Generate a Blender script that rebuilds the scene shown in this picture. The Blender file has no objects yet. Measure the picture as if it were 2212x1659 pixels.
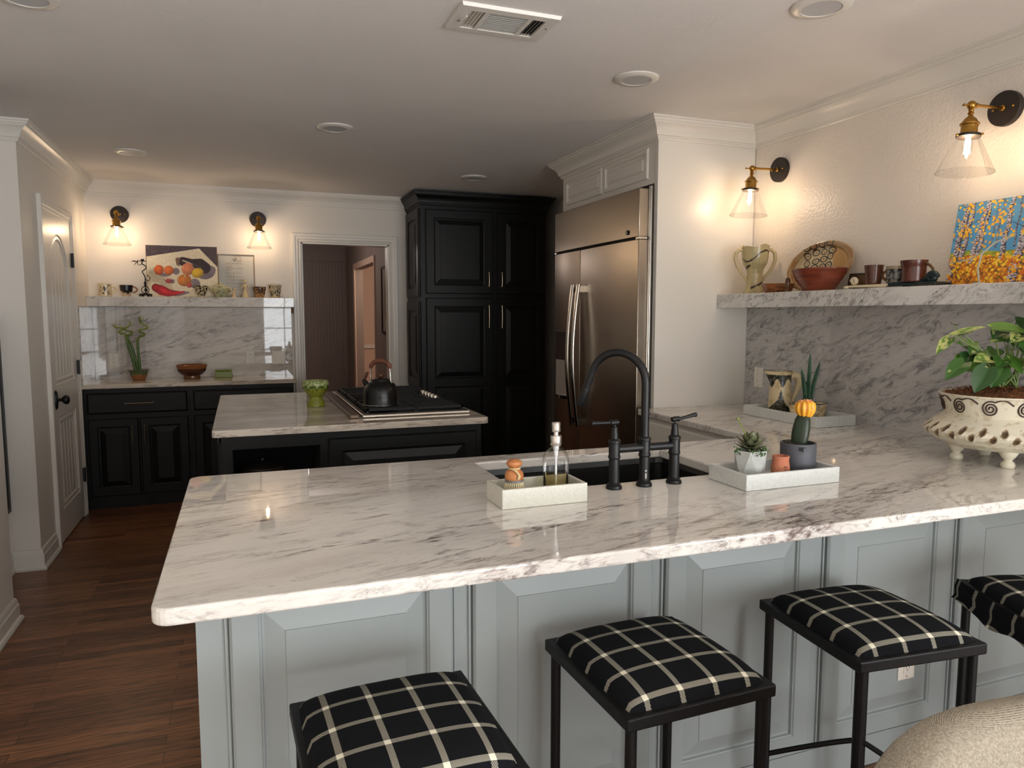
import bpy, bmesh, math, random
import numpy as np
from mathutils import Vector, Matrix, noise
random.seed(7)
PI = math.pi
C = bpy.context.scene.collection
ALL = []

# ------------------------------------------------------------------ helpers
def lin(c):
    return tuple(((x/255)/12.92 if x/255 <= .04045 else ((x/255+.055)/1.055)**2.4) for x in c)

class MB:
    """collects geometry; faces carry a material index"""
    def __init__(s):
        s.v = []; s.f = []; s.m = []; s.M = Matrix(); s.mi = 0; s.col = []; s.cc = None
    def add(s, vs, fs):
        b = len(s.v)
        for p in vs:
            s.v.append(s.M @ Vector(p)); s.col.append(s.cc)
        for f in fs:
            s.f.append([b+i for i in f]); s.m.append(s.mi)
    def box(s, x0, x1, y0, y1, z0, z1):
        s.add([(x0,y0,z0),(x1,y0,z0),(x1,y1,z0),(x0,y1,z0),(x0,y0,z1),(x1,y0,z1),(x1,y1,z1),(x0,y1,z1)],
              [(0,3,2,1),(4,5,6,7),(0,1,5,4),(1,2,6,5),(2,3,7,6),(3,0,4,7)])
    def loops(s, ls, cap0=False, cap1=False, closed=True):
        n = len(ls[0]); vs = [p for l in ls for p in l]; fs = []
        for k in range(len(ls)-1):
            for i in range(n if closed else n-1):
                j = (i+1) % n
                fs.append((k*n+i, k*n+j, (k+1)*n+j, (k+1)*n+i))
        if cap0: fs.append(tuple(range(n-1,-1,-1)))
        if cap1: fs.append(tuple((len(ls)-1)*n+i for i in range(n)))
        s.add(vs, fs)
    def lathe(s, prof, n=32, c=(0,0,0), sx=1, sy=1, dense=0, colfn=None, ph=0):
        if dense:
            pr = []
            for (a, b) in zip(prof[:-1], prof[1:]):
                L = math.dist(a, b); k = max(1, int(L/dense))
                for i in range(k): pr.append((a[0]+(b[0]-a[0])*i/k, a[1]+(b[1]-a[1])*i/k))
            pr.append(prof[-1]); prof = pr
        b0 = len(s.v)
        ls = [[(c[0]+max(r,1e-5)*sx*math.cos(2*PI*i/n+ph), c[1]+max(r,1e-5)*sy*math.sin(2*PI*i/n+ph), c[2]+z) for i in range(n)] for r, z in prof]
        s.loops(ls, prof[0][0] > 1e-4, prof[-1][0] > 1e-4)
        if colfn:
            k = b0
            for q, (r, z) in enumerate(prof):
                for i in range(n):
                    s.col[k] = colfn(2*PI*i/n+ph, z, r, q/len(prof)); k += 1
    def tube(s, pts, r, n=10, cap=True, up=None):
        pts = [Vector(p) for p in pts]
        rs = r if isinstance(r, (list, tuple)) else [r]*len(pts)
        ls = []; prev = None
        for i, p in enumerate(pts):
            t = (pts[min(i+1, len(pts)-1)]-pts[max(i-1, 0)]).normalized()
            if prev is None:
                a = Vector((0,0,1)) if abs(t.z) < .9 else Vector((1,0,0))
                nrm = t.cross(a).normalized()
            else:
                nrm = (prev - t*prev.dot(t)).normalized()
            prev = nrm; b = t.cross(nrm)
            ls.append([tuple(p+(nrm*math.cos(2*PI*k/n)+b*math.sin(2*PI*k/n))*rs[i]) for k in range(n)])
        s.loops(ls, cap, cap)
    def ball(s, c, r, n=16, m=10):
        r = r if isinstance(r, (tuple, list)) else (r, r, r)
        ls = []
        for j in range(m+1):
            a = -PI/2+PI*j/m
            rr = max(math.cos(a), 1e-4)
            ls.append([(c[0]+r[0]*rr*math.cos(2*PI*i/n), c[1]+r[1]*rr*math.sin(2*PI*i/n), c[2]+r[2]*math.sin(a)) for i in range(n)])
        s.loops(ls, True, True)
    def disc(s, c, r, t, n=24, axis='z'):
        pr = [(0,-t/2),(r,-t/2),(r,t/2),(0,t/2)]
        M0 = s.M
        if axis == 'y': s.M = M0 @ Matrix.Translation(c) @ Matrix.Rotation(PI/2, 4, 'X')
        elif axis == 'x': s.M = M0 @ Matrix.Translation(c) @ Matrix.Rotation(PI/2, 4, 'Y')
        else: s.M = M0 @ Matrix.Translation(c)
        s.lathe(pr, n); s.M = M0
    def prism(s, poly, z0, z1):
        s.loops([[(x,y,z0) for x,y in poly], [(x,y,z1) for x,y in poly]], True, True)
    def sweep(s, path, prof):
        """profile (out, z) along an xy path; out is the right-hand side"""
        P = [Vector((x,y)) for x,y in path]; ls = []
        for i, p in enumerate(P):
            d0 = (P[i]-P[i-1]).normalized() if i else None
            d1 = (P[i+1]-P[i]).normalized() if i < len(P)-1 else None
            d0 = d0 or d1; d1 = d1 or d0
            n0 = Vector((d0.y,-d0.x)); n1 = Vector((d1.y,-d1.x))
            m = (n0+n1); m = m/ (1+n0.dot(n1))
            ls.append([(p.x+m.x*o, p.y+m.y*o, z) for o, z in prof])
        s.loops(ls, True, True)
    def casing(s, x0, x1, z0, z1, prof):
        L = lambda o,d: None
        ls = []
        for fx, fz in ((lambda o: x0-o, lambda o: z0), (lambda o: x0-o, lambda o: z1+o), (lambda o: x1+o, lambda o: z1+o), (lambda o: x1+o, lambda o: z0)):
            ls.append([(fx(o), -d, fz(o)) for o, d in prof])
        s.loops(ls, True, True)
    def raised(s, x0, x1, z0, z1, d, bev=.04, rec=.013):
        """raised field inside an opening; d is how far the frame stands out"""
        ls = []
        for o, dd in ((0,d),(.003,d-.004),(.006,d-.005),(.008,d-rec),(.014,d-rec-.001),(.014+bev,d-.003),(.015+bev,d-.001)):
            ls.append([(x0+o,-dd,z0+o),(x1-o,-dd,z0+o),(x1-o,-dd,z1-o),(x0+o,-dd,z1-o)])
        s.loops(ls, False, True)
    def door(s, x0, x1, z0, z1, t=.02, fw=.06, rails=(), bev=.04, fwz=None):
        fz = fwz or fw
        e = .006
        # outer edge with a small ogee
        s.loops([[(x0,0,z0),(x1,0,z0),(x1,0,z1),(x0,0,z1)], [(x0,-t+e,z0),(x1,-t+e,z0),(x1,-t+e,z1),(x0,-t+e,z1)],
                 [(x0+e,-t,z0+e),(x1-e,-t,z0+e),(x1-e,-t,z1-e),(x0+e,-t,z1-e)]])
        zs = [z0+fz]
        for r in rails: zs += [r-fz/2, r+fz/2]
        zs.append(z1-fz)
        a, b = x0+fw, x1-fw
        def q(xa, xb, za, zb): s.add([(xa,-t,za),(xb,-t,za),(xb,-t,zb),(xa,-t,zb)], [(0,1,2,3)])
        q(x0+e, a, z0+e, z1-e); q(b, x1-e, z0+e, z1-e)
        q(a, b, z0+e, zs[0]); q(a, b, zs[-1], z1-e)
        for k in range(1, len(zs)-1, 2): q(a, b, zs[k], zs[k+1])
        for k in range(0, len(zs), 2): s.raised(a, b, zs[k], zs[k+1], t, bev)
    def slabdoor(s, x0, x1, z0, z1, t=.02):
        e = .012
        s.loops([[(x0,0,z0),(x1,0,z0),(x1,0,z1),(x0,0,z1)], [(x0,-t+.007,z0),(x1,-t+.007,z0),(x1,-t+.007,z1),(x0,-t+.007,z1)],
                 [(x0+e,-t,z0+e),(x1-e,-t,z0+e),(x1-e,-t,z1-e),(x0+e,-t,z1-e)]], False, True)

def mesh_obj(name, mb, mats, smooth=40, bevel=0, seg=2, off=(0,0,0), subsurf=0):
    me = bpy.data.meshes.new(name)
    o3 = Vector(off)
    me.from_pydata([tuple(p-o3) for p in mb.v], [], mb.f)
    mats = mats if isinstance(mats, (list, tuple)) else [mats]
    for m in mats: me.materials.append(m)
    me.polygons.foreach_set('material_index', mb.m)
    if any(c is not None for c in mb.col):
        at = me.color_attributes.new('Col', 'FLOAT_COLOR', 'POINT')
        d = np.ones((len(mb.v), 4), dtype=np.float32)
        for i, c in enumerate(mb.col):
            if c is not None: d[i,:3] = c
        at.data.foreach_set('color', d.ravel())
    bm = bmesh.new(); bm.from_mesh(me)
    bmesh.ops.remove_doubles(bm, verts=bm.verts, dist=1e-6)
    bmesh.ops.recalc_face_normals(bm, faces=bm.faces)
    bm.to_mesh(me); bm.free()
    if smooth:
        me.polygons.foreach_set('use_smooth', [True]*len(me.polygons))
        me.set_sharp_from_angle(angle=math.radians(smooth))
    o = bpy.data.objects.new(name, me); C.objects.link(o)
    if bevel:
        b = o.modifiers.new('bevel', 'BEVEL'); b.width = bevel; b.segments = seg; b.limit_method = 'ANGLE'; b.angle_limit = math.radians(50)
    if subsurf:
        b = o.modifiers.new('subsurf', 'SUBSURF'); b.levels = subsurf; b.render_levels = subsurf
    return o

class Thing:
    """an Empty at the thing's base; parts are given in world coordinates (world=True) or in its own"""
    def __init__(s, name, label, cat, loc=(0,0,0), rz=0, group=None, world=True):
        o = s.o = bpy.data.objects.new(name, None); C.objects.link(o); o.empty_display_size = .05
        o.location = loc; o.rotation_euler = (0,0,rz); s.loc = loc; s.world = world
        o['label'] = label; o['category'] = cat
        if group: o['group'] = group
        ALL.append(o)
    def part(s, name, mb, mats, parent=None, label=None, **k):
        off = s.loc if s.world else (0,0,0)
        o = mesh_obj(name, mb, mats, off=off, **k)
        o.parent = parent or s.o
        if label: o['label'] = label
        return o

def solo(name, mb, mats, label, cat, loc=(0,0,0), rz=0, group=None, **k):
    o = mesh_obj(name, mb, mats, **k); o.location = loc; o.rotation_euler = (0,0,rz)
    o['label'] = label; o['category'] = cat
    if group: o['group'] = group
    ALL.append(o); return o
def struct(name, mb, mats, **k):
    o = mesh_obj(name, mb, mats, **k); o['kind'] = 'structure'; ALL.append(o); return o
def child(o, name, mb, mats, **k):
    c = mesh_obj(name, mb, mats, **k); c.parent = o; return c
def dup(th, loc, rz, label, group=None):
    r = th.o.copy(); C.objects.link(r); r.location = loc; r.rotation_euler = (0,0,rz); r['label'] = label
    if group: r['group'] = group
    for ch in list(th.o.children):
        c = ch.copy(); C.objects.link(c); c.parent = r
        for g in ch.children:
            d = g.copy(); C.objects.link(d); d.parent = c
    ALL.append(r); return r

# ------------------------------------------------------------------ materials
def nt(m):
    m.use_nodes = True; return m.node_tree.nodes, m.node_tree.links
def mat(name, c, rough=.5, metal=0, spec=.5, bump=0, bscale=200, var=0, vscale=8, coat=0, sheen=0, stretch=None, c2=None):
    m = bpy.data.materials.new(name); N, L = nt(m); b = N['Principled BSDF']
    col = lin(c)
    b.inputs['Base Color'].default_value = (*col,1); b.inputs['Roughness'].default_value = rough; b.inputs['Metallic'].default_value = metal
    b.inputs['Specular IOR Level'].default_value = spec; b.inputs['Coat Weight'].default_value = coat
    if sheen: b.inputs['Sheen Weight'].default_value = sheen
    tc = N.new('ShaderNodeTexCoord'); src = tc.outputs['Object']
    if stretch:
        mp = N.new('ShaderNodeMapping'); mp.inputs['Scale'].default_value = stretch; L.new(src, mp.inputs['Vector']); src = mp.outputs['Vector']
    if var or c2:
        n = N.new('ShaderNodeTexNoise'); n.inputs['Scale'].default_value = vscale; n.inputs['Detail'].default_value = 6; L.new(src, n.inputs['Vector'])
        r = N.new('ShaderNodeValToRGB'); L.new(n.outputs['Fac'], r.inputs['Fac'])
        r.color_ramp.elements[0].position = .35; r.color_ramp.elements[1].position = .65
        a2 = lin(c2) if c2 else tuple(min(1, x*(1+var)) for x in col)
        a1 = col if c2 else tuple(x*(1-var) for x in col)
        r.color_ramp.elements[0].color = (*a1,1); r.color_ramp.elements[1].color = (*a2,1)
        L.new(r.outputs['Color'], b.inputs['Base Color'])
    if bump:
        n = N.new('ShaderNodeTexNoise'); n.inputs['Scale'].default_value = bscale; n.inputs['Detail'].default_value = 3; L.new(src, n.inputs['Vector'])
        bp = N.new('ShaderNodeBump'); bp.inputs['Strength'].default_value = bump; bp.inputs['Distance'].default_value = .003
        L.new(n.outputs['Fac'], bp.inputs['Height']); L.new(bp.outputs['Normal'], b.inputs['Normal'])
    return m
def vmat(name, rough=.3, spec=.5, bump=0, bscale=150):
    m = mat(name, (200,200,200), rough, spec=spec, bump=bump, bscale=bscale); N, L = nt(m)
    a = N.new('ShaderNodeVertexColor'); a.layer_name = 'Col'
    L.new(a.outputs['Color'], N['Principled BSDF'].inputs['Base Color']); return m
def glass(name, tint=(.97,.97,.96), edge=.55, ior=1.35, refl=1.):
    m = bpy.data.materials.new(name); N, L = nt(m); N.remove(N['Principled BSDF']); out = N['Material Output']
    t = N.new('ShaderNodeBsdfTransparent'); g = N.new('ShaderNodeBsdfGlossy'); g.inputs['Roughness'].default_value = .02
    lw = N.new('ShaderNodeLayerWeight'); lw.inputs['Blend'].default_value = .5
    cr = N.new('ShaderNodeValToRGB'); cr.color_ramp.elements[0].color = (*tint,1); cr.color_ramp.elements[1].color = (*[x*edge for x in tint],1)
    cr.color_ramp.elements[0].position = .62
    L.new(lw.outputs['Facing'], cr.inputs['Fac']); L.new(cr.outputs['Color'], t.inputs['Color'])
    fr = N.new('ShaderNodeFresnel'); fr.inputs['IOR'].default_value = ior
    mx = N.new('ShaderNodeMixShader'); ml = N.new('ShaderNodeMath'); ml.operation = 'MULTIPLY'; ml.inputs[1].default_value = refl; L.new(fr.outputs['Fac'], ml.inputs[0]); L.new(ml.outputs[0], mx.inputs['Fac']); L.new(t.outputs[0], mx.inputs[1]); L.new(g.outputs[0], mx.inputs[2])
    L.new(mx.outputs[0], out.inputs['Surface']); return m
def emit(name, c, s):
    m = bpy.data.materials.new(name); N, L = nt(m); b = N['Principled BSDF']
    b.inputs['Base Color'].default_value = (0,0,0,1); b.inputs['Emission Color'].default_value = (*lin(c),1); b.inputs['Emission Strength'].default_value = s
    return m
def marble(name, rot, scale=(.32,1,1), base=(226,221,212), cloud=(176,168,160), vein=(92,80,76), amt=1., off=(0,0,0), cs=1.6, lo=.50, hi=.70, speck=.0, la=1.):
    """polished white stone; rot turns the vein direction, scale stretches along it"""
    m = bpy.data.materials.new(name); N, L = nt(m); b = N['Principled BSDF']
    g = N.new('ShaderNodeNewGeometry'); vr = N.new('ShaderNodeVectorRotate'); vr.rotation_type = 'EULER_XYZ'; vr.inputs['Rotation'].default_value = rot
    L.new(g.outputs['Position'], vr.inputs['Vector'])
    mp = N.new('ShaderNodeMapping'); mp.inputs['Scale'].default_value = scale; mp.inputs['Location'].default_value = off; L.new(vr.outputs[0], mp.inputs['Vector'])
    def noi(s, d, r, dist, vec=None):
        n = N.new('ShaderNodeTexNoise'); n.inputs['Scale'].default_value = s; n.inputs['Detail'].default_value = d; n.inputs['Roughness'].default_value = r; n.inputs['Distortion'].default_value = dist
        L.new(vec or mp.outputs['Vector'], n.inputs['Vector']); return n.outputs['Fac']
    def ramp(x, a, b2, va=0, vb=1):
        r = N.new('ShaderNodeMapRange'); r.inputs['From Min'].default_value = a; r.inputs['From Max'].default_value = b2; r.inputs['To Min'].default_value = va; r.inputs['To Max'].default_value = vb; L.new(x, r.inputs['Value']); return r.outputs[0]
    def mth(op, a, b2=None):
        n = N.new('ShaderNodeMath'); n.operation = op
        for i, x in enumerate((a, b2)):
            if x is None: continue
            if isinstance(x, (int, float)): n.inputs[i].default_value = x
            else: L.new(x, n.inputs[i])
        return n.outputs[0]
    def mix(f, a, b2):
        n = N.new('ShaderNodeMix'); n.data_type = 'RGBA'; L.new(f, n.inputs['Factor'])
        for k, x in ((6,a),(7,b2)):
            if isinstance(x, tuple): n.inputs[k].default_value = (*lin(x),1)
            else: L.new(x, n.inputs[k])
        return n.outputs[2]
    cloudm = ramp(noi(cs, 9, .62, 1.2), lo, hi)
    veinn = noi(cs*1.9, 10, .68, 1.6)
    line = ramp(mth('ABSOLUTE', mth('SUBTRACT', veinn, .5)), .0, .034, 1, 0)
    mask = ramp(noi(cs*1.1, 3, .5, .6), .44, .56)
    fine = noi(cs*22, 6, .7, 1.0)
    streak = ramp(fine, .50, .64)
    c1 = mix(mth('MULTIPLY', ramp(noi(cs*.6, 4, .5, .4), .35, .7), .55), base, tuple(int(x*.93) for x in base))
    c2 = mix(mth('MULTIPLY', mth('MULTIPLY', cloudm, mth('ADD', mth('MULTIPLY', streak, .62), .34)), amt), c1, cloud)
    c3 = mix(mth('MULTIPLY', mth('MULTIPLY', line, mask), mth('MULTIPLY', ramp(fine, .38, .6), .85*amt*la)), c2, vein)
    v2 = noi(cs*4.6, 8, .66, 2.2)
    line2 = mth('MULTIPLY', ramp(mth('ABSOLUTE', mth('SUBTRACT', v2, .5)), .0, .03, 1, 0), ramp(noi(cs*1.7, 3, .5, .8), .46, .62))
    c3 = mix(mth('MULTIPLY', mth('MULTIPLY', line2, ramp(fine, .42, .56)), .55*amt*la), c3, vein)
    pocket = mth('MULTIPLY', ramp(noi(cs*1.5, 8, .7, 1.0), .585, .66), ramp(fine, .50, .58))
    c4 = mix(mth('MULTIPLY', pocket, .8*amt*la), c3, vein)
    if speck:
        sp = N.new('ShaderNodeTexNoise'); sp.inputs['Scale'].default_value = 240; sp.inputs['Detail'].default_value = 2; L.new(g.outputs['Position'], sp.inputs['Vector'])
        c4 = mix(mth('MULTIPLY', ramp(sp.outputs['Fac'], .6, .72), speck), c4, (120,122,124))
    L.new(c4, b.inputs['Base Color'])
    b.inputs['Roughness'].default_value = .022; b.inputs['Specular IOR Level'].default_value = .55
    return m

M = {}
M['wall'] = mat('wall_paint', (230,223,213), .55, bump=.25, bscale=140)
M['wallR'] = mat('orange_peel_wall_paint', (230,222,212), .38, bump=1.0, bscale=70)
M['ceil'] = mat('ceiling_paint', (234,230,226), .8, bump=.5, bscale=110, var=.03, vscale=1.2)
M['trim'] = mat('white_trim_paint', (228,223,214), .32)
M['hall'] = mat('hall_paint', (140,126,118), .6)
M['hall2'] = mat('side_room_paint', (214,186,166), .6)
M['cabw'] = mat('pale_cabinet_paint', (154,161,160), .42)
M['cabl'] = mat('ivory_cabinet_paint', (226,221,212), .38)
M['cabb'] = mat('black_green_cabinet_paint', (12,13,12), .42, spec=.3)
M['void'] = mat('dark_interior', (14,14,14), .8)
M['steel'] = mat('brushed_steel', (176,164,150), .27, 1, bump=.03, bscale=60, stretch=(1,1,.02))
M['steelL'] = mat('polished_steel', (205,200,192), .16, 1)
M['brass'] = mat('aged_brass', (178,136,66), .28, 1)
M['nickel'] = mat('satin_nickel', (190,176,150), .25, 1)
M['blackm'] = mat('matte_black_metal', (10,11,12), .42, .0, spec=.4)
M['bronze'] = mat('dark_bronze', (48,40,36), .45, .3)
M['iron'] = mat('wrought_iron', (8,8,9), .5, .0, spec=.3, bump=.3, bscale=60)
M['sink'] = mat('black_composite', (13,13,13), .35)
M['white'] = mat('white_plastic', (232,226,214), .35)
M['socket'] = mat('socket_dark', (40,36,32), .6)
M['glass'] = glass('clear_glass', (1,1,.995), .90, 1.3, .35)
M['bottle'] = glass('bottle_glass', (.98,.985,.98), .84, 1.35, .5)
M['liquid'] = glass('soap_liquid', (.86,.80,.60), .75, 1.2)
M['window'] = glass('window_glass', (.97,.98,.97), .8, 1.3)
M['bulb'] = emit('bulb_glow', (255,214,150), 60)
M['vc'] = vmat('glazed_pottery', .22)
M['vcm'] = vmat('painted_surface', .5)
M['vcleaf'] = vmat('leaf', .4)
M['wood'] = mat('beech_wood', (196,128,76), .42, c2=(170,104,58), vscale=30, stretch=(1,1,.25))
M['terra'] = mat('terracotta', (188,116,86), .8, bump=.3, bscale=300, var=.08)
M['grey'] = mat('slate_ceramic', (78,80,86), .55)
M['conc'] = mat('concrete', (178,180,176), .75, bump=.5, bscale=250, var=.10, vscale=40)
M['soil'] = mat('soil', (62,44,34), .95, bump=1, bscale=90, c2=(112,76,46), vscale=60)
M['moss'] = mat('sphagnum_moss', (74,44,24), .95, bump=1, bscale=120, c2=(138,86,44), vscale=70)
M['cord'] = mat('cotton_cord', (214,190,142), .9, bump=.8, bscale=400)
M['bristle'] = mat('natural_bristle', (226,214,172), .8)
M['pgrey'] = mat('grey_plastic', (112,106,100), .5)
M['wplast'] = mat('clear_white_plastic', (226,226,226), .3)
M['green'] = mat('green_lacquer', (112,128,36), .3)
M['brownglaze'] = mat('brown_glaze', (110,62,36), .2, var=.25, vscale=14)
M['wbowl'] = mat('red_brown_bowl', (124,62,42), .25, var=.18, vscale=10, stretch=(1,1,4))
M['wdish'] = mat('turned_wood', (150,94,56), .4, var=.2, vscale=14, stretch=(1,1,5))
M['linen'] = None
# stone
M['st_pen'] = marble('peninsula_stone', (0,0,math.radians(-13)), (.22,1,1), off=(3.1,.4,0), cs=2.2, lo=.49, hi=.66, base=(232,227,219), cloud=(158,146,140), vein=(84,64,60), amt=1.1)
M['st_isl'] = marble('island_stone', (0,0,math.radians(-4)), (.14,1,1), off=(1.7,2.4,0), cs=3.0, lo=.44, hi=.64, base=(228,218,204), cloud=(140,122,110), vein=(82,62,54))
M['st_backtop'] = marble('counter_stone', (0,0,math.radians(-3)), (.14,1,1), off=(9,5,0), cs=3.0, lo=.48, hi=.7, base=(220,206,188), cloud=(170,146,122), vein=(90,70,58))
M['st_splash'] = marble('splash_stone', (0,math.radians(20),0), (.24,1,1), off=(2.2,0,.7), cs=1.7, la=.8, lo=.43, hi=.60, base=(224,218,210), cloud=(140,138,136), vein=(46,44,46), amt=1.1)
M['st_right'] = marble('right_splash_stone', (math.radians(22),0,0), (1,.36,1), off=(0,1.3,3.3), cs=1.35, la=.55, lo=.34, hi=.56, base=(216,213,208), cloud=(136,133,134), vein=(84,80,84), amt=1.1)
M['st_shelf'] = marble('shelf_stone', (0,math.radians(24),0), (.4,1,1), off=(5.2,0,2.7), cs=3.2, base=(226,220,212), cloud=(140,134,130), vein=(66,60,58))
M['st_shelfr'] = marble('right_shelf_stone', (math.radians(32),0,0), (1,.4,1), off=(0,4.3,1.7), cs=4, lo=.46, hi=.66, base=(228,225,220), cloud=(146,142,142), vein=(66,60,64))
M['tray'] = mat('white_marble_tray', (208,210,206), .28, var=.06, vscale=120, bump=.15, bscale=300)
M['trayw'] = mat('cream_marble_tray', (208,206,194), .3, var=.06, vscale=120, bump=.15, bscale=300)

def floor_mat():
    m = bpy.data.materials.new('oak_floor'); N, L = nt(m); b = N['Principled BSDF']
    g = N.new('ShaderNodeNewGeometry')
    br = N.new('ShaderNodeTexBrick'); br.offset = .37; br.offset_frequency = 2
    for k, v in (('Scale',1),('Mortar Size',.0011),('Mortar Smooth',.3),('Bias',0),('Brick Width',.78),('Row Height',.058)): br.inputs[k].default_value = v
    br.inputs['Color1'].default_value = (*lin((150,102,68)),1); br.inputs['Color2'].default_value = (*lin((104,66,42)),1); br.inputs['Mortar'].default_value = (*lin((24,13,8)),1)
    L.new(g.outputs['Position'], br.inputs['Vector'])
    mp = N.new('ShaderNodeMapping'); mp.inputs['Scale'].default_value = (2.2,38,1); L.new(g.outputs['Position'], mp.inputs['Vector'])
    n = N.new('ShaderNodeTexNoise'); n.inputs['Scale'].default_value = 2.2; n.inputs['Detail'].default_value = 8; n.inputs['Roughness'].default_value = .65; n.inputs['Distortion'].default_value = 1.2; L.new(mp.outputs[0], n.inputs['Vector'])
    r = N.new('ShaderNodeValToRGB'); r.color_ramp.elements[0].position = .36; r.color_ramp.elements[0].color = (.28,.26,.25,1); r.color_ramp.elements[1].position = .60; r.color_ramp.elements[1].color = (1.25,1.2,1.15,1); L.new(n.outputs['Fac'], r.inputs['Fac'])
    mx = N.new('ShaderNodeMix'); mx.data_type = 'RGBA'; mx.blend_type = 'MULTIPLY'; mx.inputs['Factor'].default_value = 1; L.new(br.outputs['Color'], mx.inputs[6]); L.new(r.outputs['Color'], mx.inputs[7])
    L.new(mx.outputs[2], b.inputs['Base Color'])
    b.inputs['Roughness'].default_value = .34
    bp = N.new('ShaderNodeBump'); bp.inputs['Strength'].default_value = .25; bp.inputs['Distance'].default_value = .002; L.new(n.outputs['Fac'], bp.inputs['Height']); L.new(bp.outputs[0], b.inputs['Normal'])
    return m
M['floor'] = floor_mat()

def plaid_mat():
    m = bpy.data.materials.new('plaid_wool'); N, L = nt(m); b = N['Principled BSDF']
    tc = N.new('ShaderNodeTexCoord'); sx = N.new('ShaderNodeSeparateXYZ'); L.new(tc.outputs['Object'], sx.inputs[0])
    def mth(op, a, b2=0.):
        n = N.new('ShaderNodeMath'); n.operation = op
        for i, x in enumerate((a, b2)):
            if isinstance(x, (int, float)): n.inputs[i].default_value = x
            else: L.new(x, n.inputs[i])
        return n.outputs[0]
    P, W = .0865, .0125
    def stripe(o, sh):
        f = mth('FRACT', mth('ADD', mth('DIVIDE', o, P), sh))
        return mth('LESS_THAN', mth('ABSOLUTE', mth('SUBTRACT', f, .5)), W/2/P)
    a = stripe(sx.outputs['X'], 10.02); c = stripe(sx.outputs['Y'], 10.46)
    tw = mth('GREATER_THAN', mth('FRACT', mth('DIVIDE', mth('ADD', sx.outputs['X'], sx.outputs['Y']), .0034)), .5)
    one = mth('MULTIPLY', mth('MAXIMUM', a, c), mth('ADD', mth('MULTIPLY', tw, .44), .05))
    val = mth('MAXIMUM', one, mth('MULTIPLY', a, c))
    nz = N.new('ShaderNodeTexNoise'); nz.inputs['Scale'].default_value = 700; L.new(tc.outputs['Object'], nz.inputs['Vector'])
    val2 = mth('MULTIPLY', val, mth('ADD', mth('MULTIPLY', nz.outputs['Fac'], .5), .72))
    mx = N.new('ShaderNodeMix'); mx.data_type = 'RGBA'; mx.inputs[6].default_value = (*lin((17,18,21)),1); mx.inputs[7].default_value = (*lin((232,226,204)),1); L.new(val2, mx.inputs['Factor'])
    L.new(mx.outputs[2], b.inputs['Base Color']); b.inputs['Roughness'].default_value = .95; b.inputs['Specular IOR Level'].default_value = .15
    bp = N.new('ShaderNodeBump'); bp.inputs['Strength'].default_value = .25; bp.inputs['Distance'].default_value = .001; L.new(nz.outputs['Fac'], bp.inputs['Height']); L.new(bp.outputs[0], b.inputs['Normal'])
    return m
M['plaid'] = plaid_mat()
def linen_mat():
    m = bpy.data.materials.new('beige_linen'); N, L = nt(m); b = N['Principled BSDF']
    tc = N.new('ShaderNodeTexCoord'); mp = N.new('ShaderNodeMapping'); mp.inputs['Rotation'].default_value = (0,0,0); mp.inputs['Scale'].default_value = (1,1,1); L.new(tc.outputs['Object'], mp.inputs[0])
    w1 = N.new('ShaderNodeTexWave'); w1.inputs['Scale'].default_value = 330; w1.bands_direction = 'X'; w1.inputs['Distortion'].default_value = 1.5; w1.inputs['Detail Scale'].default_value = 3
    w2 = N.new('ShaderNodeTexWave'); w2.inputs['Scale'].default_value = 330; w2.bands_direction = 'Z'; w2.inputs['Distortion'].default_value = 1.5
    n = N.new('ShaderNodeTexNoise'); n.inputs['Scale'].default_value = 260; n.inputs['Detail'].default_value = 4
    for x in (w1, w2, n): L.new(mp.outputs[0], x.inputs['Vector'])
    mu = N.new('ShaderNodeMath'); mu.operation = 'MULTIPLY'; L.new(w1.outputs['Fac'], mu.inputs[0]); L.new(w2.outputs['Fac'], mu.inputs[1])
    ad = N.new('ShaderNodeMath'); ad.operation = 'ADD'; L.new(mu.outputs[0], ad.inputs[0]); L.new(n.outputs['Fac'], ad.inputs[1])
    r = N.new('ShaderNodeValToRGB'); r.color_ramp.elements[0].position = .4; r.color_ramp.elements[0].color = (*lin((116,107,94)),1); r.color_ramp.elements[1].position = 1.0; r.color_ramp.elements[1].color = (*lin((190,179,160)),1); L.new(ad.outputs[0], r.inputs['Fac'])
    L.new(r.outputs[0], b.inputs['Base Color']); b.inputs['Roughness'].default_value = .95; b.inputs['Specular IOR Level'].default_value = .1
    bp = N.new('ShaderNodeBump'); bp.inputs['Strength'].default_value = .5; bp.inputs['Distance'].default_value = .001; L.new(ad.outputs[0], bp.inputs['Height']); L.new(bp.outputs[0], b.inputs['Normal'])
    return m
M['linen'] = linen_mat()

# ------------------------------------------------------------------ key dimensions
FZ = -.05; Z = .914; ST = .034
XL, XR, YB, YE, XE, CE = -1.135, 2.845, 6.744, 3.54, 2.19, 2.512
YL = 4.85; XN = -1.29; XW = -1.07; YW = 4.03; YR = -3.5
RX = Matrix.Rotation
def face(loc, which):
    """matrix for flat fronts: local x runs right as seen from the room, local -y sticks out"""
    a = {'-y':0, '-x':-PI/2, '+x':PI/2, '+y':PI}[which]
    return Matrix.Translation(loc) @ Matrix.Rotation(a, 4, 'Z')

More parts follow.
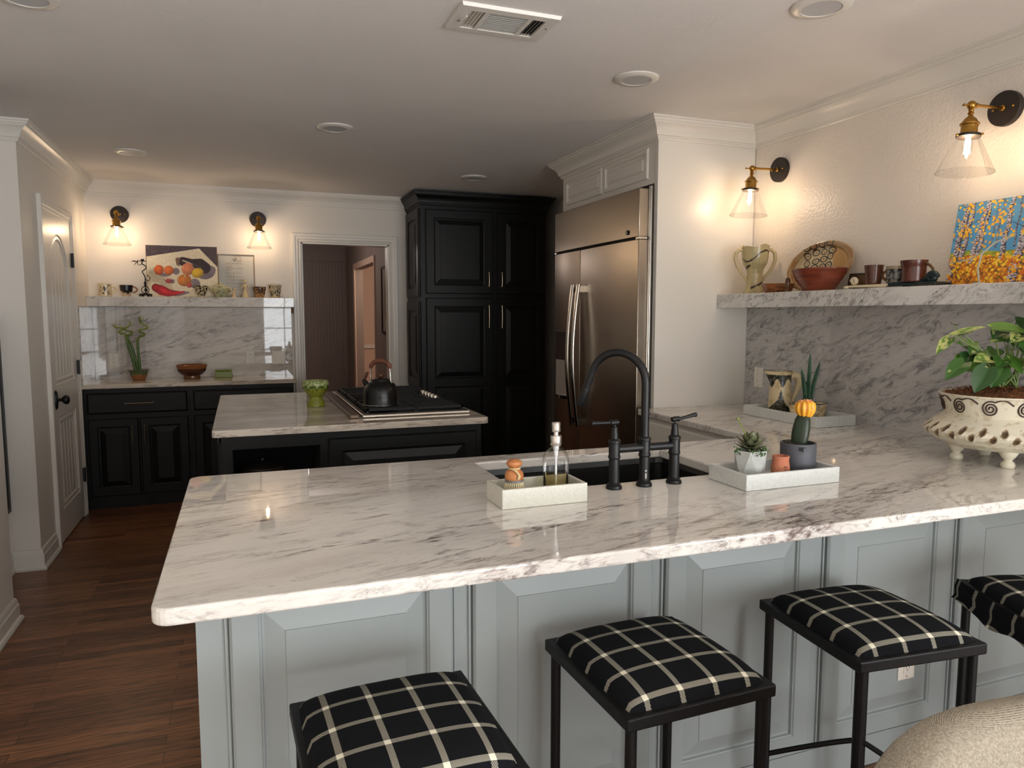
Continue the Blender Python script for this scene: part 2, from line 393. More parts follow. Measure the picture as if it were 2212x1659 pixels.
# ================================================================== THE ROOM
b = MB(); b.box(-3.2,4.2,YR-.6,12,FZ-.1,FZ); struct('floor', b, M['floor'], smooth=0)
b = MB(); b.box(-3.2,4.2,YR-.6,12,CE,CE+.1); struct('ceiling', b, M['ceil'], smooth=0)
DX0, DX1, DZ = .533, 1.314, 2.083
b = MB(); b.box(-1.4,DX0,YB,YB+.12,FZ,CE); b.box(DX1,3.0,YB,YB+.12,FZ,CE); b.box(DX0,DX1,YB,YB+.12,DZ,CE); struct('wall_back', b, M['wall'], smooth=0)
b = MB(); b.box(XN,XL,YL,YB,FZ,CE); struct('wall_left', b, M['wall'], smooth=0)
b = MB(); b.box(XN-.1,XN,YW-.6,YL,FZ,CE); struct('wall_left_niche', b, M['wall'], smooth=0)
b = MB(); b.box(XW-.12,XW,YR,YW,FZ,CE); struct('wall_left_near', b, M['wall'], smooth=0)
b = MB(); b.box(XR,XR+.12,-.5,YB,FZ,CE); b.box(XR,XR+.12,YR,-3.1,FZ,CE); b.box(XR,XR+.12,-3.1,-.5,2.2,CE); b.box(XR,XR+.12,-3.1,-.5,FZ,.4); struct('wall_right', b, M['wallR'], smooth=0)
# rear wall with two tall glazed openings that let the daylight in
WIN = [(.44,1.44,.05,2.1), (1.62,2.62,.05,2.1)]
b = MB(); b.box(-1.2,.44,YR-.12,YR,FZ,CE); b.box(1.44,1.62,YR-.12,YR,FZ,CE); b.box(2.62,3,YR-.12,YR,FZ,CE); b.box(.44,2.62,YR-.12,YR,2.1,CE)
for a in ((.44,1.44),(1.62,2.62)): b.box(a[0],a[1],YR-.12,YR,FZ,.05)
struct('wall_rear', b, M['wall'], smooth=0)
for k, (x0,x1,z0,z1) in enumerate(WIN):
    b = MB()
    for a in (x0, x1-.07): b.box(a,a+.07,YR-.09,YR-.03,z0,z1)
    for a in (z0, z1-.07): b.box(x0+.07,x1-.07,YR-.09,YR-.03,a,a+.07)
    for a in (.68,1.15,1.6): b.box(x0+.07,x1-.07,YR-.075,YR-.045,a-.012,a+.012)
    b.box((x0+x1)/2-.012,(x0+x1)/2+.012,YR-.074,YR-.046,z0+.07,z1-.07)
    w = struct('window_%d' % (k+1), b, M['trim'], smooth=0)
    g = MB(); g.add([(x0+.07,YR-.06,z0+.07),(x1-.07,YR-.06,z0+.07),(x1-.07,YR-.06,z1-.07),(x0+.07,YR-.06,z1-.07)], [(0,1,2,3)])
    child(w, 'pane', g, M['window'], smooth=0)
b = MB()  # unseen window in the right wall, added to bring in more light
for a in (-3.1,-1.835,-.57): b.box(XR+.03,XR+.09,a,a+.07,.4,2.2)
for a in (.4,2.13): b.box(XR+.03,XR+.09,-3.03,-.57,a,a+.07)
for a in (1.0,1.6): b.box(XR+.045,XR+.075,-3.03,-.57,a-.012,a+.012)
w = struct('window_3', b, M['trim'], smooth=0)
g = MB(); g.add([(XR+.06,-3.03,.47),(XR+.06,-.57,.47),(XR+.06,-.57,2.13),(XR+.06,-3.03,2.13)], [(0,1,2,3)]); child(w, 'pane', g, M['window'], smooth=0)
# hall behind the doorway
b = MB(); b.box(-.8,1.45,10.6,10.7,FZ,CE)
x = -.72
while x < 1.40: b.box(x,x+.034,10.592,10.6,FZ,2.2); x += .045
b.box(-.8,1.45,10.575,10.6,2.2,2.32)
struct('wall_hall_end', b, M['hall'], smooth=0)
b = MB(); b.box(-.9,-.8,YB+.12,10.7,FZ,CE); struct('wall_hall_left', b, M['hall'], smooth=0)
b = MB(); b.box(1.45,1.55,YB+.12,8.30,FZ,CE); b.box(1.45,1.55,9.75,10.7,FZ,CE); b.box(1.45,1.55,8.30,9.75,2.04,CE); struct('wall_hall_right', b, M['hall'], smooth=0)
b = MB(); b.box(2.9,3.0,YB+.12,12,FZ,CE); b.box(1.5,3,11.9,12,FZ,CE); struct('wall_side_room', b, M['hall2'], smooth=0)
b = MB(); b.box(2.87,2.9,YB+.3,11.9,.90,.96); b.box(1.6,2.9,11.87,11.9,.90,.96); struct('trim_chair_rail', b, M['trim'], bevel=.006)
b = MB(); b.M = face((1.45,9.75,0),'-x'); b.casing(0,1.45,FZ,2.04,[(0,0),(0,.012),(.06,.018),(.07,.018),(.07,0)]); struct('trim_hall_opening', b, M['hall2'], smooth=0)
# crown mouldings
def crown(z, h=.112, o=.088):
    k = o/.088
    return [(x*k,z-h+y*h/.112) for x,y in ((0,0),(.009,0),(.012,.004),(.012,.012),(.018,.012),(.018,.020),(.026,.022),(.028,.030),(.033,.046),(.044,.064),(.060,.076),(.066,.080),(.066,.087),(.075,.087),(.078,.093),(.078,.101),(.088,.101),(.088,.112),(0,.112))]
b = MB(); b.sweep([(XN,YW-.5),(XN,YL),(XL,YL),(XL,YB),(1.475,YB)], crown(CE)); struct('trim_crown_left', b, M['trim'], smooth=22)
b = MB(); b.sweep([(XR,YE-.001),(XR,YR)], crown(CE)); struct('trim_crown_right', b, M['trim'], smooth=25)
BASE = [(0,FZ),(.030,FZ),(.032,FZ+.012),(.026,FZ+.024),(.018,FZ+.028),(.018,FZ+.085),(.013,FZ+.092),(.013,FZ+.104),(.007,FZ+.118),(0,FZ+.12)]
b = MB(); b.sweep([(XN,YW-.5),(XN,YL),(XL,YL),(XL,5.185)], BASE); struct('baseboard_left', b, M['trim'], smooth=25)
b = MB(); b.sweep([(XW,YR),(XW,YW),(XW-.118,YW)], BASE); struct('baseboard_near', b, M['trim'], smooth=25)
# doorway casing and lining
CP = [(0,0),(0,.012),(.008,.016),(.02,.013),(.03,.019),(.048,.019),(.052,.024),(.074,.024),(.078,.018),(.078,0)]
b = MB(); b.M = face((0,YB,0),'-y'); b.casing(DX0,DX1,FZ,DZ,CP); b.M = Matrix()
b.box(DX0-.002,DX0+.012,YB-.002,YB+.122,FZ,DZ); b.box(DX1-.012,DX1+.002,YB-.002,YB+.122,FZ,DZ); b.box(DX0,DX1,YB-.002,YB+.122,DZ-.012,DZ+.002)
struct('trim_doorway', b, M['trim'], smooth=25)
# closet door in the left wall: panel mesh with an arched and a square beadboard field
MD = face((XL,5.30,0),'+x')
b = MB(); b.M = MD; b.casing(.0,.75,FZ,2.10,CP); struct('trim_closet_door', b, M['trim'], smooth=25)
b = MB(); b.M = MD
W_, H0, H1 = .75, FZ+.012, 2.10
t = .012
def arch(x0, x1, z0, zs, zp, n=14):
    pts = [(x0,z0),(x1,z0)]
    for i in range(n+1):
        a = i/n; pts.append((x1-(x1-x0)*a, zs+(zp-zs)*math.sin(PI*a)**.8))
    return pts
def field(pts, off):
    cx = sum(p[0] for p in pts)/len(pts); x0 = min(p[0] for p in pts); x1 = max(p[0] for p in pts); z0 = min(p[1] for p in pts); z1 = max(p[1] for p in pts)
    return [((x-(x0+x1)/2)*(1-2*off/(x1-x0))+(x0+x1)/2, (z-(z0+z1)/2)*(1-2*off/(z1-z0))+(z0+z1)/2) for x,z in pts]
top = arch(.10,.65,.985,1.80,1.975); low = [(.11,.165),(.64,.165),(.64,.775),(.11,.775)]
outer = [(0,.88)]
# face around the fields: strips
b.box(0,W_,-t+.011,.03,H0,H1)
def quadface(poly): b.add([(x,-t,z) for x,z in poly], [tuple(range(len(poly)))])
quadface([(0,H0),(.10,H0),(.10,H1),(0,H1)]); quadface([(.65,H0),(W_,H0),(W_,H1),(.65,H1)])
quadface([(.10,H0),(.65,H0),(.65,.165),(.10,.165)]); quadface([(.10,.775),(.65,.775),(.65,.985),(.10,.985)])
quadface([(.10,.165),(.11,.165),(.11,.775),(.10,.775)]); quadface([(.64,.165),(.65,.165),(.65,.775),(.64,.775)])
tp = top[2:]
for i in range(len(tp)-1):
    quadface([tp[i], (tp[i][0],H1), (tp[i+1][0],H1), tp[i+1]])
for e0, e1 in (((0,H0),(0,H1)),((W_,H0),(W_,H1)),((0,H1),(W_,H1)),((0,H0),(W_,H0))):
    b.add([(e0[0],-t,e0[1]),(e1[0],-t,e1[1]),(e1[0],0,e1[1]),(e0[0],0,e0[1])], [(0,1,2,3)])
for pts in (top, low):
    lv = [[(x,-dd,z) for x,z in field(pts, o)] for o, dd in ((0,t),(.008,t-.006),(.02,t-.003),(.03,t-.001),(.045,t-.010))]
    b.loops(lv, False, True)
for x0, z0, z1 in [(.10+.55*k/6, 1.04, 1.83+.09*math.sin(PI*k/6)) for k in range(1,6)] + [(.11+.53*k/6, .22, .72) for k in range(1,6)]:
    b.box(x0-.0022,x0+.0022,-t+.0085,-t+.0105,z0,z1)
d = struct('door_1', b, M['trim'], smooth=0)
b = MB(); b.M = MD
b.loops([[(.055+.026*math.cos(a)*k, -t-dd, .895+.062*math.sin(a)*k) for a in [2*PI*i/24 for i in range(24)]] for k, dd in ((1,0),(1,.006),(.85,.011))], True, True)
b.M = MD @ Matrix.Translation((.055,-t,.895)) @ RX(PI/2,4,'X')
b.lathe([(.012,.005),(.010,.03),(.011,.036),(.020,.042),(.029,.052),(.031,.062),(.027,.072),(.016,.078),(0,.079)], 24)
child(d, 'door_knob', b, M['blackm'])
for z in (1.83,1.06,.26):
    b = MB(); b.M = MD; b.box(.748,.785,-.026,-.002,z-.05,z+.05); b.tube([(.757,-.026,z-.052),(.757,-.026,z+.052)], .006, 8); child(d, 'hinge', b, M['blackm'])

# ------------------------------------------------------------------ recessed lights and air register in the ceiling
spots = [((1.932,2.083),'white recessed ceiling light above the right sconce wall, cut by the top of the view'),
         ((1.725,2.989),'white recessed ceiling light nearest the crown corner above the refrigerator cabinet'),
         ((.551,4.354),'white recessed ceiling light above the stove island'),
         ((-.636,5.472),'white recessed ceiling light nearest the back wall sconces'),
         ((1.75,5.515),'small white recessed ceiling light in front of the tall black pantry'),
         ((-.64,2.97),'white recessed ceiling light cut off at the upper left corner')]
RL = None
for (x,y), lab in spots:
    if RL is None:
        RL = Thing('recessed_light', lab, 'ceiling light', (x,y,CE), group='recessed lights in the kitchen ceiling', world=False)
        b = MB(); b.lathe([(.066,-.002),(.068,-.012),(.090,-.011),(.101,-.005),(.101,0)], 40); RL.part('trim_ring', b, M['trim'])
        b = MB(); b.lathe([(.067,-.010),(.060,-.004),(.0595,-.0012),(0,-.001)], 40); RL.part('lens', b, mat('frosted_lens', (196,196,196), .5))
    else: dup(RL, (x,y,CE), 0, lab)
V = Thing('air_register', 'white metal ceiling air register with three sets of louvres', 'vent', (.939,2.6,CE), world=False)
b = MB(); hx, hy = .187, .115; ix, iy = .142, .078
b.loops([[(sx*hx,sy*hy,0) for sx,sy in ((-1,-1),(1,-1),(1,1),(-1,1))], [(sx*(hx-.004),sy*(hy-.004),-.012) for sx,sy in ((-1,-1),(1,-1),(1,1),(-1,1))], [(sx*ix,sy*iy,-.013) for sx,sy in ((-1,-1),(1,-1),(1,1),(-1,1))], [(sx*ix,sy*iy,-.001) for sx,sy in ((-1,-1),(1,-1),(1,1),(-1,1))]])
for x in (-.082,.082): b.box(x-.008,x+.008,-iy,iy,-.0125,-.001)
V.part('frame', b, M['trim'], smooth=0)
b = MB(); b.box(-ix,ix,-iy,iy,-.0012,-.0004); V.part('duct_opening', b, M['void'], smooth=0)
b = MB()
for i in range(10):
    y = -.068+i*.0151; b.add([(-.074,y,-.012),(.074,y,-.012),(.074,y+.007,-.002),(-.074,y+.007,-.002)], [(0,1,2,3)])
for s in (-1,1):
    for i in range(4):
        x = s*(.098+i*.0125); b.add([(x,-iy,-.012),(x,iy,-.012),(x+s*.006,iy,-.002),(x+s*.006,-iy,-.002)], [(0,1,2,3)])
V.part('louvres', b, M['trim'], smooth=0)
for s in (-1,1):
    b = MB(); b.ball((s*.164,-.02*s,-.0125), (.005,.005,.003), 10, 6); V.part('screw', b, M['steelL'])
b = MB(); b.tube([(-.155,.02,-.012),(-.158,-.01,-.022),(-.15,-.045,-.02)], .003, 8); V.part('lever', b, M['trim'])

# ------------------------------------------------------------------ sconces
def make_sconce(label, loc, rz):
    S = Thing('wall_sconce', label, 'wall light', loc, rz, 'brass and glass wall sconces', world=False)
    b = MB(); b.M = RX(PI/2,4,'X'); b.lathe([(0,0),(.067,0),(.067,.020),(.064,.023),(0,.0235)], 40); bp = S.part('backplate', b, M['bronze'], bevel=0)
    for s in (-1,1):
        b = MB(); b.ball((s*.04,-.025,0), (.0055,.005,.0055), 10, 6); S.part('screw', b, M['brass'], bp)
    b = MB(); b.tube([(0,-.02,0),(0,-.178,-.004)], .0062, 12); b.M = Matrix.Translation((0,-.024,0)) @ RX(PI/2,4,'X'); b.lathe([(.012,0),(.012,.006),(.008,.01)], 16)
    S.part('arm', b, M['brass'])
    b = MB(); b.ball((0,-.196,-.006), .017, 16, 12); b.tube([(0,-.182,-.005),(0,-.170,-.005)], [.011,.011], 12); b.tube([(0,-.205,-.006),(0,-.236,-.008)], .003, 8); b.ball((0,-.236,-.008), (.008,.003,.005), 8, 6)
    S.part('knuckle', b, M['brass'])
    tilt = Matrix.Translation((0,-.196,-.02)) @ RX(math.radians(-4),4,'X')
    b = MB(); b.M = tilt; b.lathe([(.007,0),(.011,-.004),(.008,-.010),(.012,-.016),(.008,-.022),(.010,-.028),(.020,-.036),(.027,-.048),(.029,-.052),(.034,-.054),(.034,-.060),(.029,-.062),(.029,-.095),(.031,-.098),(.0,-.099)], 28); S.part('socket', b, M['brass'])
    b = MB(); b.M = tilt; b.lathe([(.031,-.094),(.043,-.096),(.043,-.106),(.031,-.107)], 32); r = S.part('shade_ring', b, M['bronze'])
    for a in (.3,2.4,4.5):
        q = MB(); q.M = tilt; q.tube([(.043*math.cos(a),.043*math.sin(a),-.101),(.052*math.cos(a),.052*math.sin(a),-.101)], .004, 8); S.part('screw', q, M['brass'], r)
    b = MB(); b.M = tilt; b.lathe([(.030,-.104),(.038,-.108),(.043,-.118),(.100,-.240)], 48); S.part('glass_shade', b, M['glass'], smooth=60)
    b = MB(); b.M = tilt; b.lathe([(.0985,-.2385),(.1005,-.2385),(.101,-.2405),(.0995,-.242),(.0985,-.2385)], 48); S.part('shade_rim', b, M['glass'])
    b = MB(); b.M = tilt; b.lathe([(.012,-.099),(.013,-.110),(.017,-.125),(.0175,-.145),(.013,-.165),(.006,-.180),(0,-.186)], 20); S.part('bulb', b, M['glass'])
    b = MB(); b.M = tilt
    for a in range(4): b.tube([(.007*math.cos(a*PI/2),.007*math.sin(a*PI/2),-.112),(.010*math.cos(a*PI/2),.010*math.sin(a*PI/2),-.165)], .0035, 6)
    S.part('filament', b, M['bulb'])
    return S
S0 = make_sconce('brass sconce with clear glass cone beside the closet door, left of the fruit painting', (-.885,YB,2.255), 0)
sconces = [(-.885,YB,2.255,0),(.179,YB,2.262,0),(XR,3.325,2.243,-PI/2),(XR,2.055,2.245,-PI/2)]
dup(S0, sconces[1][:3], 0, 'brass sconce with clear glass cone beside the open doorway, above the clear recipe plaque')
dup(S0, sconces[2][:3], -PI/2, 'brass sconce with clear glass cone above the two-handled vase')
dup(S0, sconces[3][:3], -PI/2, 'brass sconce with clear glass cone above the birch painting')

# ================================================================== PENINSULA
PY = 1.72
P = Thing('peninsula_cabinet', 'long pale grey-green panelled cabinet under the near marble worktop, behind the plaid stools', 'cabinet', (-.115,PY,FZ))
b = MB(); b.box(-.115,XR-.003,PY,PY+.02,FZ,Z-ST); b.box(-.115,XR-.003,2.50,2.52,FZ,Z-ST); b.box(-.115,-.095,PY+.02,2.50,FZ,Z-ST)
b.box(.68,.70,PY+.02,2.5,FZ,Z-ST); b.box(1.60,1.62,PY+.02,2.5,FZ,Z-ST)
P.part('carcass', b, M['cabw'], smooth=0)
b = MB(); b.M = face((0,PY,0),'-y')
xs = [(-.045,.482),(.535,1.062),(1.107,1.640),(1.690,2.215),(2.262,2.79)]
for x0, x1 in xs:
    for xx in (x0-.010, x1+.004): b.box(xx,xx+.006,-.006,0,.062,.835)
b.box(-.115,2.84,-.004,0,FZ,.055)
P.part('face_frame', b, M['cabw'], smooth=0)
for x0, x1 in xs:
    b = MB(); b.M = face((0,PY,0),'-y'); b.door(x0,x1,.065,.83,t=.019,fw=.062,bev=.045); P.part('panel', b, M['cabw'], smooth=0)
# worktop with sink cut-out, one continuous L
b = MB(); T0 = Z-ST
def rounded(x, y, r, a0, n=6): return [(x+r*math.cos(a0+PI/2*i/n), y+r*math.sin(a0+PI/2*i/n)) for i in range(n+1)]
x0, y0, y1 = -.168, 1.39, 2.54; XC = 2.085; SX0, SX1, SY0, SY1 = .772, 1.537, 1.978, 2.432
r = .035; XE2 = XR-.002; YE2 = YE-.002
outer = rounded(x0+r,y0+r,r,PI) + [(SX0,y0),(SX1,y0),(XC,y0),(XE2,y0),(XE2,y1),(XE2,YE2),(XC,YE2),(XC,y1),(SX1,y1),(SX0,y1)] + rounded(x0+r,y1-r,r,PI/2)
A = rounded(x0+r,y0+r,r,PI) + [(SX0,y0),(SX0,SY0),(SX0,SY1),(SX0,y1)] + rounded(x0+r,y1-r,r,PI/2)
polys = [A, [(SX0,y0),(SX1,y0),(SX1,SY0),(SX0,SY0)], [(SX0,SY1),(SX1,SY1),(SX1,y1),(SX0,y1)], [(SX1,y0),(XC,y0),(XC,y1),(SX1,y1),(SX1,SY1),(SX1,SY0)], [(XC,y0),(XE2,y0),(XE2,y1),(XC,y1)], [(XC,y1),(XE2,y1),(XE2,YE2),(XC,YE2)]]
e = .004
def inset(p, d):
    n = len(p); out = []
    for i in range(n):
        a, q, c = Vector(p[i-1]), Vector(p[i]), Vector(p[(i+1)%n])
        d0 = (q-a).normalized(); d1 = (c-q).normalized(); n0 = Vector((-d0.y,d0.x)); n1 = Vector((-d1.y,d1.x))
        m = (n0+n1)/(1+n0.dot(n1)); out.append((q.x+m.x*d, q.y+m.y*d))
    return out
for zz in (T0, Z):
    for p in polys: b.add([(x,y,zz) for x,y in p], [tuple(range(len(p)))])
b.loops([[(x,y,T0) for x,y in outer],[(x,y,Z) for x,y in outer]])
hole = [(SX0,SY0),(SX1,SY0),(SX1,SY1),(SX0,SY1)]
b.loops([[(x,y,T0) for x,y in hole],[(x,y,Z) for x,y in hole]])
solo('peninsula_worktop', b, M['st_pen'], 'L-shaped polished white marble worktop with brown veins, holding the sink and faucet', 'worktop', smooth=0, bevel=.006, seg=3)
RC = Thing('side_base_cabinet', 'ivory base cabinet under the worktop arm beside the refrigerator', 'cabinet', (2.12,2.54,FZ))
b = MB(); b.box(2.125,XR-.004,2.525,YE-.004,FZ,T0-.001); RC.part('carcass', b, M['cabl'], smooth=0)
b = MB(); b.M = face((2.125,YE-.06,0),'-x'); b.slabdoor(0,.86,.70,.855,.018); RC.part('drawer_front', b, M['cabl'], smooth=0)
b = MB(); b.M = face((2.125,YE-.06,0),'-x'); b.door(0,.86,.04,.685,.018); RC.part('door', b, M['cabl'], smooth=0)
# sink
SK = Thing('sink', 'black undermount sink set into the peninsula worktop', 'sink', (1.155,2.2,.66))
b = MB()
def rr(x0,x1,y0,y1,r,z): return [(px,py,z) for px,py in rounded(x1-r,y1-r,r,0)+rounded(x0+r,y1-r,r,PI/2)+rounded(x0+r,y0+r,r,PI)+rounded(x1-r,y0+r,r,-PI/2)]
a0,a1,c0,c1 = SX0-.012,SX1+.012,SY0-.012,SY1+.012
b.loops([rr(a0-.015,a1+.015,c0-.015,c1+.015,.03,T0-.002), rr(a0,a1,c0,c1,.03,T0-.001), rr(a0+.004,a1-.004,c0+.004,c1-.004,.03,T0-.02), rr(a0+.012,a1-.012,c0+.012,c1-.012,.03,T0-.022), rr(a0+.018,a1-.018,c0+.018,c1-.018,.035,.70), rr(a0+.05,a1-.05,c0+.05,c1-.05,.04,.675)], False, True)
SK.part('basin', b, M['sink'])
b = MB(); b.lathe([(0,.004),(.03,.004),(.042,.002),(.045,0)], 24, (1.155,2.25,.676)); SK.part('drain', b, M['steelL'])
# faucet
F = Thing('bridge_faucet', 'matte black bridge faucet with gooseneck spout and two lever handles', 'faucet', (1.155,1.914,Z))
for x in (1.050,1.155,1.262):
    b = MB(); c = (x,1.914,Z)
    hi = .150 if x != 1.155 else .152
    b.lathe([(.0,0),(.024,0),(.025,.004),(.0235,.010),(.020,.012),(.0205,.016),(.0165,.019),(.016,.092),(.018,.094),(.019,.098),(.018,.102),(.017,.104),(.0175,hi-.010),(.0195,hi-.008),(.0195,hi-.003),(.0175,hi)], 28, c)
    if x != 1.155:
        b.lathe([(.0175,hi),(.012,hi+.004),(.0115,hi+.012),(.009,hi+.035),(.0085,hi+.038),(.004,hi+.040),(.004,hi+.052)], 24, c)
    else: b.lathe([(.0175,hi),(.013,hi+.003),(.012,hi+.02)], 24, c)
    col = F.part('column', b, M['blackm'])
    if x == 1.155:
        q = MB()
        for k, (dx,w) in enumerate(((0,.0045),(0,.0035),(0,.0045),(-.001,.002))):
            q.box(x-.004+k*.0022-.003, x-.004+k*.0022-.0018, 1.914-.01675, 1.914-.0164, Z+.028, Z+.028+w*3)
        q.lathe([(.0016,0),(.0016,.0004),(.0028,.0004),(.0028,0)], 12); 
        q = MB(); q.M = Matrix.Translation((x-.0035,1.914-.0157,Z+.05)) @ RX(PI/2,4,'X')
        q.lathe([(.0018,0),(.0018,.0006),(.0030,.0006),(.0030,0)], 14)
        q.M = Matrix.Translation((x-.0035,1.914-.0157,Z+.026))
        for k in range(3): q.box(-.0022+k*.0018,-.0012+k*.0018,-.0006,.0002,0,.017-.004*(k==1))
        q.box(-.0022,.0024,-.0006,.0002,.0055,.0065)
        F.part('maker_mark', q, M['white'], col, smooth=0, label='small white mark printed on the middle column')
b = MB(); b.tube([(1.062,1.914,Z+.121),(1.25,1.914,Z+.121)], .0125, 20); F.part('bridge', b, M['blackm'])
for s, x, rise in ((-1,1.050,.001),(1,1.262,.010)):
    b = MB(); z = Z+.203
    b.ball((x,1.914,z), (.0095,.0085,.0085), 16, 10); b.tube([(x-.011,1.914,z-.001),(x+.011,1.914,z+.001)], .0078, 14)
    b.tube([(x+s*.010,1.914,z),(x+s*.014,1.914,z),(x+s*.016,1.914,z),(x+s*.045,1.914,z+rise*.5),(x+s*.070,1.914,z+rise),(x+s*.0745,1.914,z+rise),(x+s*.078,1.914,z+rise)], [.0085,.0085,.0045,.0052,.0065,.0078,.0068], 14)
    F.part('lever_handle', b, M['blackm'])
d = Vector((-.62,.785,0)).normalized()
pts = [Vector((1.155,1.914,Z+.15)), Vector((1.155,1.914,Z+.31))]
R_ = .092; top = Z+.318
for i in range(0, 19):
    a = PI - (PI-.28)*i/18
    pts.append(Vector((1.155,1.914,top)) + d*(R_+R_*math.cos(a)) + Vector((0,0,R_*math.sin(a))))
tg = (pts[-1]-pts[-2]).normalized()
endp = pts[-1]+tg*.052
b = MB(); b.tube(pts+[endp], .0125, 20); F.part('spout', b, M['blackm'])
b = MB(); b.tube([endp, endp+tg*.004, endp+tg*.058, endp+tg*.062], [.0135,.0142,.0135,.0115], 20); F.part('spray_head', b, M['blackm'])

# ------------------------------------------------------------------ marble trays and what stands on them
def tray(name, x0, x1, y0, y1, h, m, label, t=.011):
    b = MB(); x, y = (x0+x1)/2, (y0+y1)/2
    R4 = lambda d,z: [(x0+d,y0+d,z),(x1-d,y0+d,z),(x1-d,y1-d,z),(x0+d,y1-d,z)]
    b.loops([R4(0,Z+.0005),R4(0,Z+h),R4(t,Z+h),R4(t+.001,Z+.013)], True, True)
    o = mesh_obj(name, b, m, smooth=0, bevel=.0025, off=(x,y,Z)); o.location = (x,y,Z); o['label'] = label; o['category'] = 'tray'; ALL.append(o); return o
tray('soap_tray', .648,.904,1.800,1.932,.055, M['trayw'], 'cream marble tray holding the dish brush and soap bottle by the sink')
tray('plant_tray', 1.400,1.757,1.738,1.925,.050, M['tray'], 'white marble tray holding the succulent and the yellow-topped cactus')
tray('rear_tray', 2.500,2.742,2.628,3.150,.052, M['tray'], 'long white marble tray against the backsplash holding the pitcher')
ZT = Z+.0135
# dish brush
BR = Thing('dish_brush', 'round wooden dish brush with pale bristles and a cord loop', 'brush', (.706,1.862,ZT))
c = (.706,1.862,ZT+.027)
b = MB(); b.lathe([(0,.026),(.0245,.026),(.0262,.031),(.0262,.042),(.023,.049),(.0145,.056),(.0125,.0595),(.013,.062),(.0195,.0655),(.0228,.0715),(.0208,.078),(.013,.083),(0,.0845)], 28, c); BR.part('handle', b, M['wood'])
b = MB(); b.lathe([(.024,.020),(.0264,.021),(.0264,.028),(.024,.028)], 28, c); BR.part('collar', b, M['pgrey'])
b = MB()
for ring, n in ((.023,26),(.015,16),(.007,8)):
    for i in range(n):
        a = 2*PI*i/n; f = 1.42; b.tube([(c[0]+ring*math.cos(a),c[1]+ring*math.sin(a),c[2]+.022),(c[0]+ring*f*math.cos(a),c[1]+ring*f*math.sin(a),ZT+.0005)], [.0018,.0024], 5)
BR.part('bristles', b, M['bristle'])
b = MB(); b.tube([(c[0]+.0155*math.cos(a),c[1]+.0155*math.sin(a),c[2]+.0592) for a in [2*PI*i/16 for i in range(17)]], .0028, 8)
b.tube([(c[0]-.013,c[1]-.011,c[2]+.060),(c[0]-.005,c[1]-.026,c[2]+.056),(c[0]+.002,c[1]-.030,c[2]+.046),(c[0]+.003,c[1]-.031,c[2]+.041),(c[0]+.002,c[1]-.030,c[2]+.037),(c[0]+.001,c[1]-.029,c[2]+.032)], [.0028,.003,.003,.0046,.0046,.003], 8)
BR.part('cord_loop', b, M['cord'])
# soap bottle
SB = Thing('soap_dispenser', 'clear glass soap bottle with steel pump, a third full', 'soap dispenser', (.836,1.868,ZT))
c = (.836,1.868,ZT)
b = MB(); b.lathe([(0,.001),(.034,.001),(.0375,.005),(.0375,.098),(.036,.110),(.031,.122),(.022,.131),(.0145,.136),(.0135,.142),(.0135,.150)], 40, c); SB.part('bottle', b, M['bottle'], smooth=60)
b = MB(); b.lathe([(0,.004),(.034,.004),(.0355,.007),(.0355,.056),(0,.0562)], 40, c); SB.part('liquid_soap', b, M['liquid'])
b = MB(); b.lathe([(.016,.142),(.0165,.144),(.0165,.168),(.0155,.170),(.008,.171),(.008,.180),(.0125,.181),(.013,.184),(.013,.205),(.010,.209),(0,.210)], 32, c); pm = SB.part('pump', b, M['steelL'])
b = MB(); b.tube([(c[0],c[1]-.011,c[2]+.195),(c[0],c[1]-.0135,c[2]+.195)], .0015, 8); SB.part('nozzle_hole', b, M['void'], pm)
b = MB(); b.lathe([(.0085,.148),(.0085,.128),(.0065,.126),(.006,.112),(.0045,.110),(.004,.100),(.0034,.098),(.0034,.008)], 14, c); SB.part('dip_tube', b, M['wplast'], pm)

# potted succulent
c = (1.487,1.832,ZT)
SU = Thing('potted_succulent', 'dark green rosette succulent in a faceted concrete pot', 'potted plant', c)
b = MB(); top = [(c[0]+.054*math.cos(a),c[1]+.048*math.sin(a),c[2]+.092) for a in [math.radians(18+72*i) for i in range(5)]]; bot = [(c[0]+.046*math.cos(a),c[1]+.042*math.sin(a),c[2]+.0005) for a in [math.radians(54+72*i) for i in range(5)]]
fs = []
for i in range(5):
    j = (i+1) % 5; fs += [(i,j,5+i),(5+i,j,5+j)]
ins = [(c[0]+(p[0]-c[0])*.86,c[1]+(p[1]-c[1])*.86,p[2]) for p in top]; inl = [(p[0],p[1],p[2]-.012) for p in ins]
vs = top+bot+ins+inl; fs.append((9,8,7,6,5)); fs.append((15,16,17,18,19))
for i in range(5): j = (i+1)%5; fs += [(i,j,10+j,10+i),(10+i,10+j,15+j,15+i)]
b.add(vs, fs); SU.part('pot', b, M['conc'], smooth=0, bevel=.0012)
b = MB(); b.lathe([(0,.002),(.030,.001),(.036,-.006)], 20, (c[0],c[1],c[2]+.084)); SU.part('soil', b, M['soil'])
